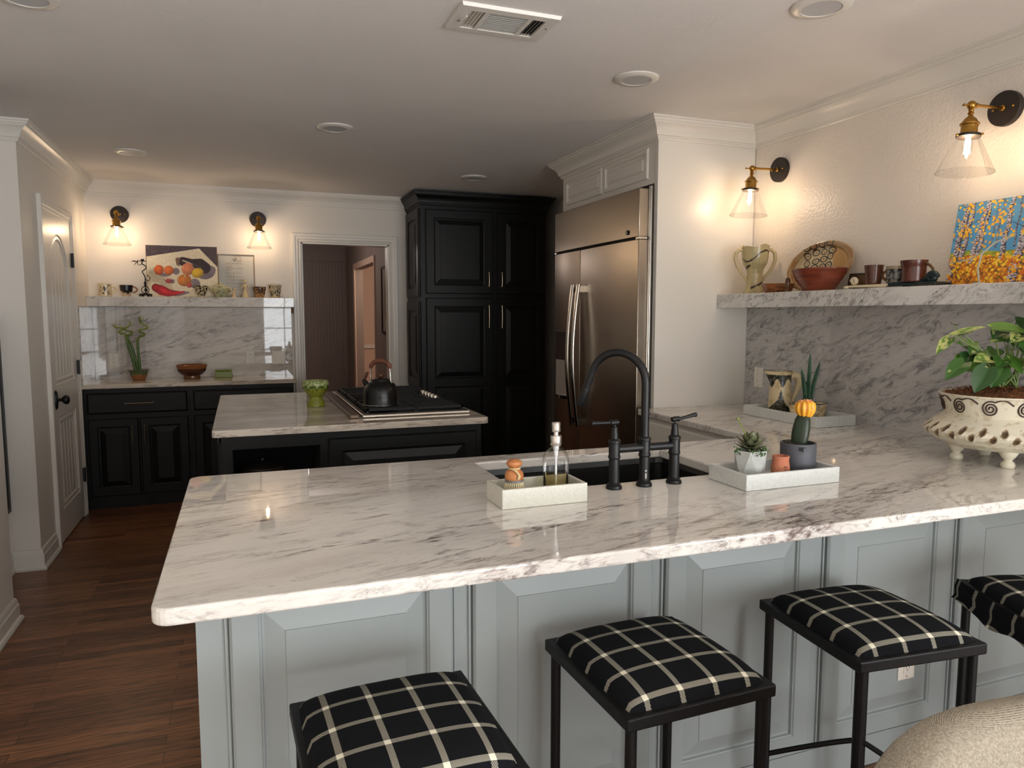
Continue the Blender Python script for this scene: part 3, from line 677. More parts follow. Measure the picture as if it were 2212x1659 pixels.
def leafblade(mb, base, d, L, w, th, up, col, tipcol, n=5):
    """thick pointed leaf from base along d"""
    d = Vector(d).normalized(); s = d.cross(Vector((0,0,1))); s = s.normalized() if s.length > .01 else Vector((1,0,0)); u = s.cross(d)
    ls = []; b0 = len(mb.v)
    for i in range(n+1):
        t = i/n; ww = w*(math.sin(PI*(t*.82+.16))**.9); cc = Vector(base)+d*L*t+u*up*t*t
        k = max(1-t*.9, .05)
        ls.append([tuple(cc+s*ww*.5), tuple(cc+u*th*.25*k), tuple(cc-s*ww*.5), tuple(cc-u*th*k)])
    ls.append([tuple(Vector(base)+d*L*1.08+u*up*1.1)]*4)
    mb.loops(ls, True, False)
    for i in range(len(mb.v)-b0):
        t = (i//4)/n; mb.col[b0+i] = tuple(a*(1-t)+e*t for a, e in zip(col, tipcol))
g1, g2 = lin((58,70,46)), lin((112,116,84))
for ring, (n, el, L, zz, off) in enumerate(((7,5,.044,.076,0),(7,20,.046,.084,.4),(6,38,.040,.090,.2),(5,58,.032,.094,.5),(3,75,.022,.096,.1))):
    for i in range(n):
        a = 2*PI*(i+off)/n; q = MB(); e = math.radians(el)
        leafblade(q, (c[0]+.006*math.cos(a),c[1]+.006*math.sin(a),c[2]+zz+.024), (math.cos(a)*math.cos(e),math.sin(a)*math.cos(e),math.sin(e)), L, .024, .009, .008, g1, g2)
        SU.part('leaf', q, M['vcleaf'], smooth=50)
q = MB(); q.cc = lin((60,96,40))
for i in range(90):
    a = random.choice((random.uniform(3.9,5.6), random.uniform(2.6,3.4), random.uniform(-.9,.2))); r = random.uniform(.034,.052); q.ball((c[0]+r*math.cos(a),c[1]+r*math.sin(a),c[2]+.092+random.uniform(-.012,.010)), random.uniform(.002,.0038), 6, 4)
SU.part('creeping_stonecrop', q, M['vcleaf'], label='bright green creeping stonecrop spilling over the rim')['kind'] = 'stuff'
q = MB(); q.cc = lin((126,140,70)); q.tube([(c[0]-.006,c[1],c[2]+0.1160),(c[0]-.020,c[1]+.004,c[2]+0.1440),(c[0]-.036,c[1]+.006,c[2]+0.1720),(c[0]-.044,c[1]+.008,c[2]+0.1900)], [.002,.0018,.0016,.0014], 6)
for t in range(8): q.ball((c[0]-.012-.004*t,c[1]+.005,c[2]+0.1280+.0075*t), (.003,.003,.002), 6, 4)
q.ball((c[0]-.045,c[1]+.008,c[2]+0.1920), .005, 8, 6); SU.part('flower_stalk', q, M['vcleaf'])
q = MB(); q.cc = lin((130,84,60)); q.tube([(c[0]+.012,c[1],c[2]+0.1220),(c[0]+.010,c[1],c[2]+0.1490),(c[0]+.016,c[1],c[2]+0.1570),(c[0]+.032,c[1]-.004,c[2]+0.1480),(c[0]+.036,c[1]-.004,c[2]+0.1460)], .0006, 5); SU.part('dry_stalk', q, M['vcleaf'])
# terracotta pot
c = (1.578,1.800,ZT)
b = MB(); b.lathe([(0,.0005),(.0245,.0005),(.028,.016),(.0285,.034),(.025,.056),(.0245,.062),(.026,.068),(.0255,.073),(.0215,.0735),(.0205,.065),(.0215,.02),(0,.012)], 32)
o = solo('terracotta_pot', b, M['terra'], 'tiny empty terracotta pot between the succulent and the cactus', 'pot', c)
q = MB()
for i in range(5):
    a = -PI/2-.35+.1*i; q.box(.0283*math.cos(a)-.0012,.0283*math.cos(a)+.0012,.0283*math.sin(a)-.0003,.0283*math.sin(a)+.0006,.038+.003*math.sin(PI*i/4),.041+.003*math.sin(PI*i/4))
for i, zz in enumerate((.032,.024)):
    for k in range(2+4*i): a = -PI/2-.1*(2+i)+.085*k; q.box(.0284*math.cos(a)-.0011,.0284*math.cos(a)+.0011,.0284*math.sin(a)-.0003,.0284*math.sin(a)+.0006,zz,zz+.0035)
child(o, 'stamped_mark', q, mat('stamp_brown', (96,52,38), .9), smooth=0)
b = MB(); b.prism([(-.012,-.006),(.010,-.008),(.013,.003),(-.004,.009)], 0, .006); b.M = RX(.6,4,'Y'); solo('terracotta_shard', b, M['terra'], 'broken orange terracotta shard behind the concrete pot', 'shard', (1.435,1.868,ZT+.0005), smooth=0)
# cactus
c = (1.680,1.838,ZT)
CA = Thing('potted_cactus', 'grafted cactus with yellow top in a dark grey round pot', 'potted plant', c)
b = MB(); b.lathe([(0,.0005),(.052,.0005),(.0545,.004),(.0555,.101),(.054,.103),(.050,.103),(.049,.088),(0,.087)], 44, c); pt = CA.part('pot', b, M['grey'])
b = MB(); b.box(c[0]-.036,c[0]-.020,c[1]-.064,c[1]-.040,c[2]+.084,c[2]+.096); CA.part('lug', b, M['grey'], pt, bevel=.001, smooth=0)
b = MB(); b.lathe([(0,.004),(.03,.005),(.0495,0)], 24, (c[0],c[1],c[2]+.090)); CA.part('soil', b, M['soil'])
for i in range(9):
    a = random.uniform(1.6,4.6); r = random.uniform(.025,.042); q = MB(); q.M = Matrix.Translation((c[0]+r*math.cos(a),c[1]+r*math.sin(a),c[2]+.099)) @ RX(random.uniform(0,3),4,'Z'); q.ball((0,0,0), (.011,.008,.006), 10, 6); CA.part('pebble', q, M['bronze'])
q = MB(); ls = []; n = 24
for j in range(13):
    t = j/12; z = .093+.100*t; w = (.0255+.004*math.sin(PI*min(1,t*1.2)))*(1 if t < .82 else max(.62,1-((t-.82)/.18)**2*.45)); lean = .026*t
    ls.append([(c[0]+.004+lean*.55+w*(1-.20*(.5-.5*math.cos(3*a)))*math.cos(a+.5), c[1]+w*(1-.20*(.5-.5*math.cos(3*a)))*math.sin(a+.5), c[2]+z) for a in [2*PI*i/n for i in range(n)]])
q.loops(ls, True, True); q.col = [tuple(x*(.8+.4*random.random()) for x in lin((34,48,30))) for _ in q.v]
st = CA.part('green_stem', q, M['vcleaf'], smooth=60)
q = MB(); cx, cy, cz = c[0]+.023, c[1], c[2]+.212
for j in range(16):
    t = j/15; a0 = -PI/2+PI*t
    pass
n = 48; ls = []; cols = []
for j in range(15):
    t = j/14; r = .004+.0255*math.sin(PI*(.16+.62*t))**.8 if t < .9 else .022-.015*(t-.9)/.1; z = -.027+.054*t
    ls.append([(cx+r*(1+.10*math.cos(10*a))*math.cos(a), cy+r*(1+.10*math.cos(10*a))*math.sin(a), cz+z) for a in [2*PI*i/n for i in range(n)]])
    cols += [lin((240,178,52)) if math.cos(10*a) > -.3 else lin((214,132,34)) for a in [2*PI*i/n for i in range(n)]]
q.loops(ls, True, True); q.col = cols; yt = CA.part('yellow_graft', q, M['vcleaf'], smooth=60, label='bright yellow ribbed cactus ball grafted on top')
q = MB(); q.cc = lin((226,150,96))
for i in range(70):
    a = random.uniform(0,2*PI); t = random.random()**.5; r = .0275*math.sin(PI*(.22+.6*t)); z = -.025+.054*t
    q.ball((cx+r*math.cos(a)*1.05,cy+r*math.sin(a)*1.05,cz+z), random.uniform(.0016,.0038) if t > .72 else .0014, 6, 4)
CA.part('tubercles', q, M['vcleaf'], yt)

# rear tray: pitcher and planter
def pat_noise(p, s): return noise.noise(Vector(p)*s)
CREAM, INK, DGREEN, TAN = lin((216,196,156)), lin((38,40,34)), lin((28,62,54)), lin((170,130,84))
c = (2.618,3.010,ZT)
PT = Thing('pottery_pitcher', 'tall cream and black patterned pottery pitcher with a cream handle', 'pitcher', c)
def pit(a, z, r, t):
    if z > .224: return DGREEN
    k = math.sin(a-math.radians(229)); fr = math.cos(a-math.radians(229))
    hill = .045+.030*math.cos(2.2*k)+.055*math.exp(-((k-.12)/.20)**2)
    if (z < hill and z > .010+.012*max(0,-math.sin(3*k+.5))) or (.165-.022*math.cos(6.3*(k-.22)) < z < .206):
        return INK if noise.noise(Vector((a*14,z*420,0))) > -.25 else lin((120,114,90))
    return CREAM if pat_noise((math.cos(a),math.sin(a),z*8),3) > -.25 else lin((196,172,128))
b = MB(); b.lathe([(0,.0005),(.052,.0005),(.058,.006),(.057,.06),(.054,.12),(.053,.17),(.054,.20),(.057,.226),(.052,.226),(.048,.20),(.046,.10),(0,.03)], 72, c, dense=.004, colfn=pit)
n0 = 72
for i, v in enumerate(b.v):                       # pull the lip out to a spout
    dx, dy, dz = v.x-c[0], v.y-c[1], v.z-c[2]
    a = math.atan2(dy, dx); k = max(0, math.cos(a-2.78))**6*max(0,(dz-.165)/.06)
    v.x += math.cos(2.78)*.034*k; v.y += math.sin(2.78)*.034*k; v.z += .004*k
PT.part('body', b, M['vc'], smooth=60)
q = MB(); q.cc = CREAM
hd = Vector((.936,-.352,0)).normalized()
hp = [(.048,.190),(.070,.203),(.090,.196),(.097,.165),(.088,.125),(.072,.085),(.060,.060),(.050,.045)]
q.tube([Vector(c)+hd*r+Vector((0,0,z)) for r,z in hp], [.016,.019,.021,.018,.015,.012,.010,.009], 14)
PT.part('handle', q, M['vc'], smooth=60)
c = (2.621,2.812,ZT)
PL = Thing('snake_plant', 'spiky snake plant in an oval cream pottery planter with carved scrolls', 'potted plant', c)
def plc(a, z, r, t):
    if z > .077: return DGREEN
    if math.sin(a*3+.6) > .35:
        x = (a*3 % PI)/PI; return INK if abs(math.sin(18*math.hypot(x-.4,(z-.04)*18)+4*a)) < .33 else CREAM
    return lin((196,164,114)) if noise.noise(Vector((a*2,z*30,3))) > .1 else CREAM
b = MB(); b.lathe([(0,.0005),(.056,.0005),(.064,.01),(.072,.078),(.069,.080),(.063,.072),(.055,.06),(0,.058)], 72, c, 1.50, .80, dense=.004, colfn=plc, ph=0); PL.part('planter', b, M['vc'], smooth=50)
b = MB(); b.lathe([(0,.004),(.059,0)], 28, (c[0],c[1],c[2]+.064), 1.50, .80); PL.part('soil', b, M['soil'])
for dx, dy, tx, ty, h in ((0,.0,.006,.004,.255),(.012,.0,.034,-.02,.215),(-.012,.004,-.022,.012,.180),(.0,.008,.0,.012,.12)):
    q = MB(); ls = []
    for j in range(13):
        t = j/12; w = .011*(1-.15*t)*(1 if t < .6 else math.sqrt(max(0,1-((t-.6)/.4)**2)))+.0004; p = Vector((c[0]+dx+tx*t**1.5,c[1]+dy+ty*t**1.5,c[2]+.066+h*t))
        ls.append([tuple(p+Vector((.003*math.cos(a)-.3*w*math.sin(a),w*math.sin(a),0))) for a in [2*PI*i/10 for i in range(10)]])
    q.loops(ls, True, True); q.col = [lin((36,74,56)) if pat_noise(v,60) > 0 else lin((60,98,72)) for v in q.v]; PL.part('leaf', q, M['vcleaf'], smooth=60)

# large footed planter
c = (2.545,1.800,Z+.0006)
FP = Thing('footed_planter', 'big cream stoneware planter on four feet with carved spirals and green leaves', 'planter', c)
STON = lin((222,215,194)); SDK = lin((160,142,112)); CARV = lin((64,44,32))
def spir(a, z):
    k = a/(2*PI)*8; i = math.floor(k); x = (k-i-.5)*(2*PI*.185/8); y = z-.206
    r = math.hypot(x, y)
    if r < .028:
        th = math.atan2(y, x); v = (r/.0105 - th/(2*PI)) % 1.0
        if v < .30: return True
    # linking stroke
    u = k-i
    if abs(y-(-.022+.05*((u+.5)%1.0))) < .0025 and (u < .22 or u > .82): return True
    return False
def fpc(a, z, r, t):
    nz = noise.noise(Vector((math.cos(a)*r*60,math.sin(a)*r*60,z*60)))
    base = STON if nz > -.3 else lin((204,192,164))
    if .085 < z < .165:
        for row, (zz, ph) in enumerate(((.128,0),(.106,.5))):
            k = a/(2*PI)*22+ph; u = (k-math.floor(k)-.5)*.062; y = (z-zz)
            if ((u-.25*y)/.0085)**2+(y/.0125)**2 < 1: return lin((92,72,52)) if y < .006 else lin((130,108,80))
            if ((u-.25*y)/.011)**2+(y/.0155)**2 < 1: return SDK
    return base
prof = [(0,.050),(.10,.050),(.150,.056),(.195,.076),(.226,.100),(.233,.112),(.226,.124),(.200,.148),(.176,.166),(.168,.172),(.170,.178),(.178,.210),(.184,.236),(.190,.243),(.189,.247),(.182,.246),(.176,.235),(.166,.20),(.16,.19),(0,.185)]
b = MB(); b.lathe(prof, 360, c, dense=.0035, colfn=fpc)
for v in b.v:
    dx, dy, z = v.x-c[0], v.y-c[1], v.z-c[2]; r = math.hypot(dx, dy)
    if r > .12 and .085 < z < .165:
        a = math.atan2(dy, dx) % (2*PI); dep = 0
        for zz, ph in ((.128,0),(.106,.5)):
            k = a/(2*PI)*22+ph; u = (k-math.floor(k)-.5)*.062; y = z-zz; q = ((u-.25*y)/.0095)**2+(y/.0135)**2
            if q < 1: dep = .010*(1-q)
            elif q < 2.2 and y < 0: dep = -.003
        v.x -= dx/r*dep; v.y -= dy/r*dep
FP.part('pot', b, vmat('stoneware', .38, bump=.15, bscale=120), smooth=60)
q = MB(); NS = 11
for i in range(NS):
    a0 = 2*PI*(i+.35)/NS; pts = []
    for k in range(64):
        t = k/63
        if t < .78: th = -.7+t/.78*4.9*PI; rr_s = .003+.0235*(1-(1-t/.78))if False else .0035+.0225*(t/.78); px, pz = -rr_s*math.cos(th), rr_s*math.sin(th)*1.05; last = (px, pz)
        else: u = (t-.78)/.22; px, pz = last[0]+(.5*.0-last[0]+.066)*u, last[1]+(.014-last[1])*u+.012*math.sin(PI*u)
        zz = .206+pz; rr2 = .170+.013*max(0,min(1,(zz-.172)/.06)); a = a0+px/.18
        pts.append((c[0]+rr2*1.006*math.cos(a), c[1]+rr2*1.006*math.sin(a), c[2]+zz))
    q.tube(pts, .0026, 6)
FP.part('carved_scrolls', q, mat('carved_line', (58,40,30), .6))
for a in (math.radians(232),math.radians(142),math.radians(322),math.radians(52)):
    q = MB(); q.cc = STON; q.lathe([(0,.0),(.019,.0),(.023,.008),(.021,.018),(.014,.024),(.013,.028),(.022,.038),(.030,.052),(.030,.062),(0,.064)], 20, (c[0]+.125*math.cos(a),c[1]+.125*math.sin(a),c[2])); FP.part('foot', q, M['vc'], smooth=60)
b = MB(); 
ls = []
for r in (0,.04,.08,.12,.15,.172): ls.append([(c[0]+r*math.cos(2*PI*i/36)+1e-5,c[1]+r*math.sin(2*PI*i/36),c[2]+.240+.022*math.cos(r/.172*1.5)+.010*noise.noise(Vector((r*30,i*.7,1)))) for i in range(36)])
b.loops(ls, True, False); ms = FP.part('moss', b, M['moss']); ms['kind'] = 'stuff'
q = MB()
for i in range(260):
    a = random.uniform(0,2*PI); r = random.uniform(.02,.17); p = Vector((c[0]+r*math.cos(a),c[1]+r*math.sin(a),c[2]+.245+.02*math.cos(r/.172*1.5))); d = Vector((random.uniform(-1,1),random.uniform(-1,1),random.uniform(0,.9)))*.014
    q.tube([p-d*.6,p+d*.4+Vector((0,0,.004)),p+d], .0011, 4)
FP.part('moss_fibres', q, M['moss'], ms)['kind'] = 'stuff'
RGT = Vector((math.cos(math.radians(20.58)),-math.sin(math.radians(20.58)),0)); FWD = Vector((math.sin(math.radians(20.58)),math.cos(math.radians(20.58)),0)); UP = Vector((0,0,1))
LG = [lin((50,88,30)), lin((70,112,38)), lin((40,76,30)), lin((92,124,50))]; VAR = lin((172,176,104))
def pothos(base, tip, w, fold, droop, col, var):
    base, tip = Vector(base), Vector(tip); d = tip-base; L = d.length; d.normalize()
    s = d.cross(UP-FWD*.65); s.normalize(); u = s.cross(d); u.normalize()
    if u.z < 0: u = -u
    q = MB(); n, k = 12, 9; vs = []; cols = []
    for i in range(n+1):
        t = i/n
        ww = w*.5*(math.sin(PI*min(1,t*.9+.10))**.75)*(1.15-.45*t) if t < 1 else .0005
        for j in range(k):
            x = (j/(k-1)-.5)*2
            p = base+d*L*(t-.07*(1-t)**2*abs(x)*2)+s*ww*x+u*(abs(x)*ww*fold+L*droop*(4*t*(1-t))*.5)
            vs.append(tuple(p))
            f = noise.noise(Vector((t*5+base.x*50,x*2.2,base.z*30)))
            cc = col if f < var else VAR
            cc = tuple(a*(.85+.3*abs(x)) for a in cc) if j != k//2 else tuple(a*1.25 for a in cc)
            cols.append(cc)
    fs = [(i*k+j,i*k+j+1,(i+1)*k+j+1,(i+1)*k+j) for i in range(n) for j in range(k-1)]
    q.add(vs, fs); q.col = cols
    return q
def at(a, h, dep): return Vector((c[0],c[1],c[2]))+RGT*a+UP*h+FWD*dep
# (base a, base height, tip a, tip height, depth, width, variegation)
LV = [(-.170,.360,-.252,.302,-.06,.052,.5),(-.180,.442,-.254,.388,.00,.034,.1),(-.150,.490,-.186,.492,.03,.026,.5),(-.190,.455,-.096,.484,-.02,.024,-.1),(-.158,.455,-.112,.468,.02,.024,.5),
      (-.130,.412,-.165,.425,.03,.030,.6),(-.120,.385,-.160,.350,.0,.045,.5),(-.085,.430,-.122,.402,.02,.034,.6),(-.090,.400,-.150,.388,-.02,.040,.3),(-.105,.345,-.172,.330,-.05,.048,.4),(-.120,.345,-.175,.262,-.10,.062,.6),
      (-.075,.370,-.140,.362,-.03,.050,.1),(-.050,.340,-.100,.275,-.07,.055,.7),(-.065,.395,-.100,.372,.03,.048,.6),(.005,.470,-.058,.440,.0,.050,.5),(-.055,.478,.050,.462,-.03,.056,.7),(.030,.455,-.020,.430,-.04,.046,.0),(.02,.44,-.055,.43,.02,.042,.2),
      (.045,.498,.120,.430,.02,.075,.6),(.10,.500,.020,.470,-.05,.070,.6),(.030,.405,.060,.330,-.08,.052,.6),(-.01,.375,.020,.320,-.05,.050,.6),(.06,.38,.050,.30,-.10,.044,.5),(.11,.42,.17,.38,-.03,.065,.5),(.12,.36,.18,.31,-.06,.060,.6),(.0,.36,-.05,.32,.04,.05,.6),(.08,.44,.13,.48,.03,.06,.5),(.14,.46,.20,.44,.02,.06,.6),(-.02,.33,-.055,.285,-.03,.045,.7),
      (-.100,.375,-.150,.345,.04,.050,.7),(-.070,.350,-.110,.318,.02,.052,.7),(-.045,.400,-.085,.385,.05,.046,.7),(-.03,.37,-.075,.345,-.06,.05,.6),(.02,.40,-.02,.37,.05,.05,.7),(.06,.43,.10,.40,.05,.06,.7),(.05,.36,.09,.33,.0,.05,.7),(.0,.42,.03,.40,-.06,.05,.4),(-.13,.372,-.178,.352,.01,.046,.7)]
for i, (a0,h0,a1,h1,dp,w,var) in enumerate(LV):
    q = pothos(at(a0,h0,dp+.02*math.sin(i)), at(a1,h1,dp-.03), w*1.2, .28, .10, LG[i%4], var)
    lf = FP.part('leaf', q, M['vcleaf'], smooth=70)
    s = MB(); s.cc = lin((118,140,76)); r0 = at(.02+.03*math.sin(i*2.3),.265,.02*math.cos(i*1.7)); p1 = at(a0,h0,dp+.02*math.sin(i)); mid = (r0*.45+p1*.55)+UP*.03
    s.tube([r0,(r0+mid)/2+UP*.012,mid,p1], [.0032,.003,.0026,.002], 6); FP.part('stem', s, M['vcleaf'], lf)

# ================================================================== ISLAND
I = Thing('island_cabinet', 'black island cabinet with an open cubby facing the sink', 'cabinet', (.53,4.3,FZ))
ix0, ix1, iy0, iy1 = -.097, 1.163, 3.56, 5.07
b = MB(); nx0, nx1, nz0, nz1 = -.050, .347, .575, .815
b.box(ix0,nx0,iy0,iy0+.02,FZ,T0-.001); b.box(nx1,ix1,iy0,iy0+.02,FZ,T0-.001); b.box(nx0,nx1,iy0,iy0+.02,nz1,T0-.001); b.box(nx0,nx1,iy0,iy0+.02,FZ,nz0)
b.box(ix0,ix0+.02,iy0+.02,iy1,FZ,T0-.001); b.box(ix1-.02,ix1,iy0+.02,iy1,FZ,T0-.001); b.box(ix0+.02,ix1-.02,iy1-.02,iy1,FZ,T0-.001)
I.part('carcass', b, M['cabb'], smooth=0)
b = MB(); b.box(nx0-.01,nx0,iy0+.02,iy0+.45,nz0,nz1); b.box(nx1,nx1+.01,iy0+.02,iy0+.45,nz0,nz1); b.box(nx0,nx1,iy0+.45,iy0+.46,nz0,nz1); b.box(nx0,nx1,iy0+.02,iy0+.45,nz0-.01,nz0); b.box(nx0,nx1,iy0+.02,iy0+.45,nz1,nz1+.01)
I.part('cubby', b, M['void'], smooth=0)
b = MB(); b.M = face((0,iy0,0),'-y'); b.door(.385,1.135,.0,.845,.02,.062); I.part('front_panel', b, M['cabb'], smooth=0)
b = MB(); b.M = face((ix0,iy1,0),'-x'); b.door(.05,.72,.02,.845,.02,.07); b.door(.78,1.46,.02,.845,.02,.07); I.part('end_panel', b, M['cabb'], smooth=0)
for y0_, y1_ in ((.04,.72),(.76,1.46)):
    for z0_, z1_ in ((.66,.845),(.02,.64)):
        b = MB(); b.M = face((ix1,iy0,0),'+x'); b.slabdoor(y0_,y1_,z0_,z1_); dr = I.part('drawer', b, M['cabb'], smooth=0)
        q = MB(); q.M = face((ix1,iy0,0),'+x'); zc = (z0_+z1_)/2; yc = (y0_+y1_)/2
        q.tube([(yc-.07,-.048,zc),(yc+.07,-.048,zc)], .005, 10)
        for s in (-.055,.055): q.tube([(yc+s,-.018,zc),(yc+s,-.048,zc)], .004, 8)
        I.part('handle', q, M['nickel'], dr)
b = MB(); p = rounded(-.135+.02,3.52+.02,.02,PI)+rounded(1.195-.02,3.52+.02,.02,-PI/2)+rounded(1.195-.02,5.107-.02,.02,0)+rounded(-.135+.02,5.107-.02,.02,PI/2)
b.prism(p, T0, Z); solo('island_worktop', b, M['st_isl'], 'white and brown streaked stone worktop on the black island', 'worktop', smooth=0, bevel=.005, seg=2)
b = MB(); b.lathe([(0,0),(.09,0),(.105,.03),(.112,.11),(.106,.11),(.098,.035),(.085,.008),(0,.008)], 36); po = solo('stew_pot', b, M['bronze'], 'dark round pot standing in the island cubby', 'pot', (.085,3.80,nz0+.001))
q = MB(); q.lathe([(0,.150),(.012,.148),(.014,.140),(.008,.134),(.008,.130),(.075,.124),(.113,.112),(.113,.108),(0,.108)], 36); child(po, 'lid', q, M['bronze'])
# cooktop
K = Thing('gas_cooktop', 'steel and black gas cooktop with five silver knobs set in the island', 'cooktop', (.86,4.3,Z))
b = MB(); b.box(.572,1.150,3.700,4.93,Z+.0005,Z+.016); K.part('steel_base', b, M['steel'], smooth=0, bevel=.005)
b = MB(); b.box(.592,1.130,3.722,4.91,Z+.0155,Z+.018); K.part('burner_tray', b, M['blackm'], smooth=0)
b = MB(); b.box(.509,.558,3.70,4.90,Z+.0005,Z+.020); K.part('downdraft_vent', b, mat('dark_bronze_steel', (92,74,62), .3, .9), smooth=0, bevel=.003, label='slim brown metal downdraft strip left of the burners')
for gx0, gx1, gy0, gy1 in ((.60,1.12,3.735,4.11),(.60,1.02,4.13,4.50),(.60,1.12,4.52,4.895)):
    b = MB(); zt = Z+.042; w = .006
    for yy in (gy0, gy1-.012): b.box(gx0,gx1,yy,yy+.012,zt-.012,zt)
    for xx in (gx0, gx1-.012): b.box(xx,xx+.012,gy0,gy1,zt-.012,zt)
    for i in range(1,6): yy = gy0+(gy1-gy0)*i/6; b.box(gx0,gx1,yy-w/2,yy+w/2,zt-.010,zt)
    xm = (gx0+gx1)/2; b.box(xm-w/2,xm+w/2,gy0,gy1,zt-.010,zt)
    for xx in (gx0+.006,xm,gx1-.006):
        for yy in (gy0+.006,gy1-.006): b.box(xx-.006,xx+.006,yy-.006,yy+.006,Z+.0178,zt-.01)
    K.part('grate', b, M['iron'], smooth=0)
for x, y in ((.74,3.92),(.98,3.92),(.78,4.31),(.74,4.71),(.98,4.71)):
    b = MB(); b.lathe([(0,.0),(.045,.0),(.045,.006),(.034,.007),(.034,.013),(0,.014)], 24, (x,y,Z+.018)); K.part('burner', b, M['bronze'])
for i in range(5):
    b = MB(); cc = (1.075,4.165+i*.075,Z+.0175); b.lathe([(.0,0),(.021,0),(.021,.006),(.0175,.008),(.0165,.034),(.015,.036),(0,.036)], 24, cc); K.part('knob', b, M['steelL'])
# kettle
c = (.700,3.875,Z+.0425)
KE = Thing('tea_kettle', 'round black kettle with wooden handle on the cooktop grate', 'kettle', c)
b = MB(); b.lathe([(0,.0005),(.092,.0005),(.094,.006),(.0925,.009),(.0935,.05),(.090,.082),(.080,.108),(.062,.126),(.047,.132),(0,.134)], 48, c); KE.part('body', b, mat('black_enamel', (7,7,8), .25, spec=.4), smooth=60)
b = MB(); b.lathe([(.093,.004),(.0955,.004),(.0955,.008),(.093,.008)], 48, c); KE.part('base_band', b, M['steelL'])
b = MB(); b.lathe([(.048,.131),(.049,.134),(.044,.140),(.030,.145),(0,.147)], 36, c); ld = KE.part('lid', b, M['blackm'], smooth=60)
b = MB(); b.ball((c[0],c[1],c[2]+.160), .016, 16, 12); KE.part('lid_knob', b, mat('dark_wood', (86,48,32), .4), ld)
sd = Vector((-.75,.5,0)).normalized()
b = MB(); b.tube([Vector(c)+sd*r+UP*z for r,z in ((.070,.100),(.088,.118),(.098,.136))], [.018,.014,.011], 16); KE.part('spout', b, M['blackm'])
b = MB(); b.tube([Vector(c)+sd*r+UP*z for r,z in ((.098,.136),(.086,.150),(.078,.172),(.070,.176))], [.006,.008,.008,.004], 10); KE.part('spout_lever', b, mat('dark_wood2', (86,48,32), .4))
hdv = Vector((.86,-.5,0)).normalized()
for s in (-1,1):
    b = MB(); b.tube([Vector(c)+hdv*s*r+UP*z for r,z in ((.062,.122),(.056,.132),(.055,.160),(.052,.195),(.046,.208))], .004, 10); b.ball(Vector(c)+hdv*s*.060+UP*.122, (.011,.011,.007), 12, 8); KE.part('handle_arm', b, M['steelL'])
b = MB(); b.tube([Vector(c)+hdv*.054*math.cos(a)+UP*(.198+.042*math.sin(a)) for a in [PI*i/14 for i in range(15)]], [.008]+[.011+.002*(i%2) for i in range(13)]+[.008], 14); KE.part('grip', b, mat('carved_wood', (110,64,44), .45, var=.25, vscale=60))
# green bowl
c = (.400,4.290,Z+.0006)
def gb(a, z, r, t):
    e = .118+.008*math.sin(9*a)+.005*math.sin(17*a)
    if z > e: return lin((168,178,120)) if noise.noise(Vector((a*6,z*60,0))) > -.1 else lin((120,140,80))
    if z > e-.012: return lin((70,92,40))
    return lin((132,138,44)) if noise.noise(Vector((a*10,z*25,2))) > -.2 else lin((112,116,36))
b = MB(); b.lathe([(0,.0005),(.050,.0005),(.0505,.006),(.044,.030),(.036,.050),(.0365,.054),(.050,.070),(.068,.098),(.0755,.120),(.076,.132),(.071,.147),(.068,.149),(.064,.145),(.066,.12),(.05,.08),(0,.065)], 72, c, dense=.004, colfn=gb)
o = mesh_obj('footed_bowl', b, M['vc'], off=c, smooth=60); o.location = c; o['label'] = 'green drip-glazed footed bowl on the island worktop'; o['category'] = 'bowl'; ALL.append(o)

# ================================================================== BACK COUNTER
CY = 6.24
def pull(mb, p, L, vert, M_):
    mb.M = M_; x, z = p; r = .0045
    e0, e1 = ((x,z-L/2),(x,z+L/2)) if vert else ((x-L/2,z),(x+L/2,z))
    mb.tube([(e0[0],-.020,e0[1]),(e0[0],-.040,e0[1]),((e0[0]+e1[0])/2,-.046,(e0[1]+e1[1])/2),(e1[0],-.040,e1[1]),(e1[0],-.020,e1[1])], r, 8)
    for e in (e0, e1): mb.ball((e[0],-.021,e[1]), .007, 8, 6)
for x0_, x1_, lab in ((XL+.004,-.392,'black base cabinet with drawer and two doors in the back left corner'),(-.390,.405,'black base cabinet with drawer and doors next to the doorway, half hidden by the island')):
    B = Thing('base_cabinet', lab, 'cabinet', ((x0_+x1_)/2,CY,FZ))
    b = MB(); b.box(x0_,x1_,CY,YB-.004,FZ,T0-.001); B.part('carcass', b, M['cabb'], smooth=0)
    FM = face((0,CY,0),'-y'); a, e_ = x0_+.028, x1_-.014
    b = MB(); b.M = FM; b.slabdoor(a,e_,.685,.845,.02); dr = B.part('drawer', b, M['cabb'], smooth=0)
    q = MB(); pull(q, ((a+e_)/2+.01,.763), .20, False, FM); B.part('handle', q, M['nickel'], dr)
    m_ = (a+e_)/2
    for (p0, p1, hx_) in ((a,m_-.006,m_-.045),(m_+.006,e_,m_+.040)):
        b = MB(); b.M = FM; b.door(p0,p1,.045,.645,.02,.06); dd = B.part('door', b, M['cabb'], smooth=0)
        q = MB(); pull(q, (hx_,.515), .14, True, FM); B.part('handle', q, M['nickel'], dd)
b = MB(); b.box(XL+.001,.425,6.205,YB-.001,T0,Z); solo('back_worktop', b, M['st_backtop'], 'white streaked marble worktop against the back wall', 'worktop', smooth=0, bevel=.005)
b = MB(); b.box(XL+.02,.432,YB-.021,YB-.001,Z+.0005,1.506); b.box(XL+.001,XL+.019,6.21,YB-.001,Z+.0005,1.506); solo('back_splash', b, M['st_splash'], 'grey-veined marble backsplash under the back shelf', 'backsplash', smooth=0)
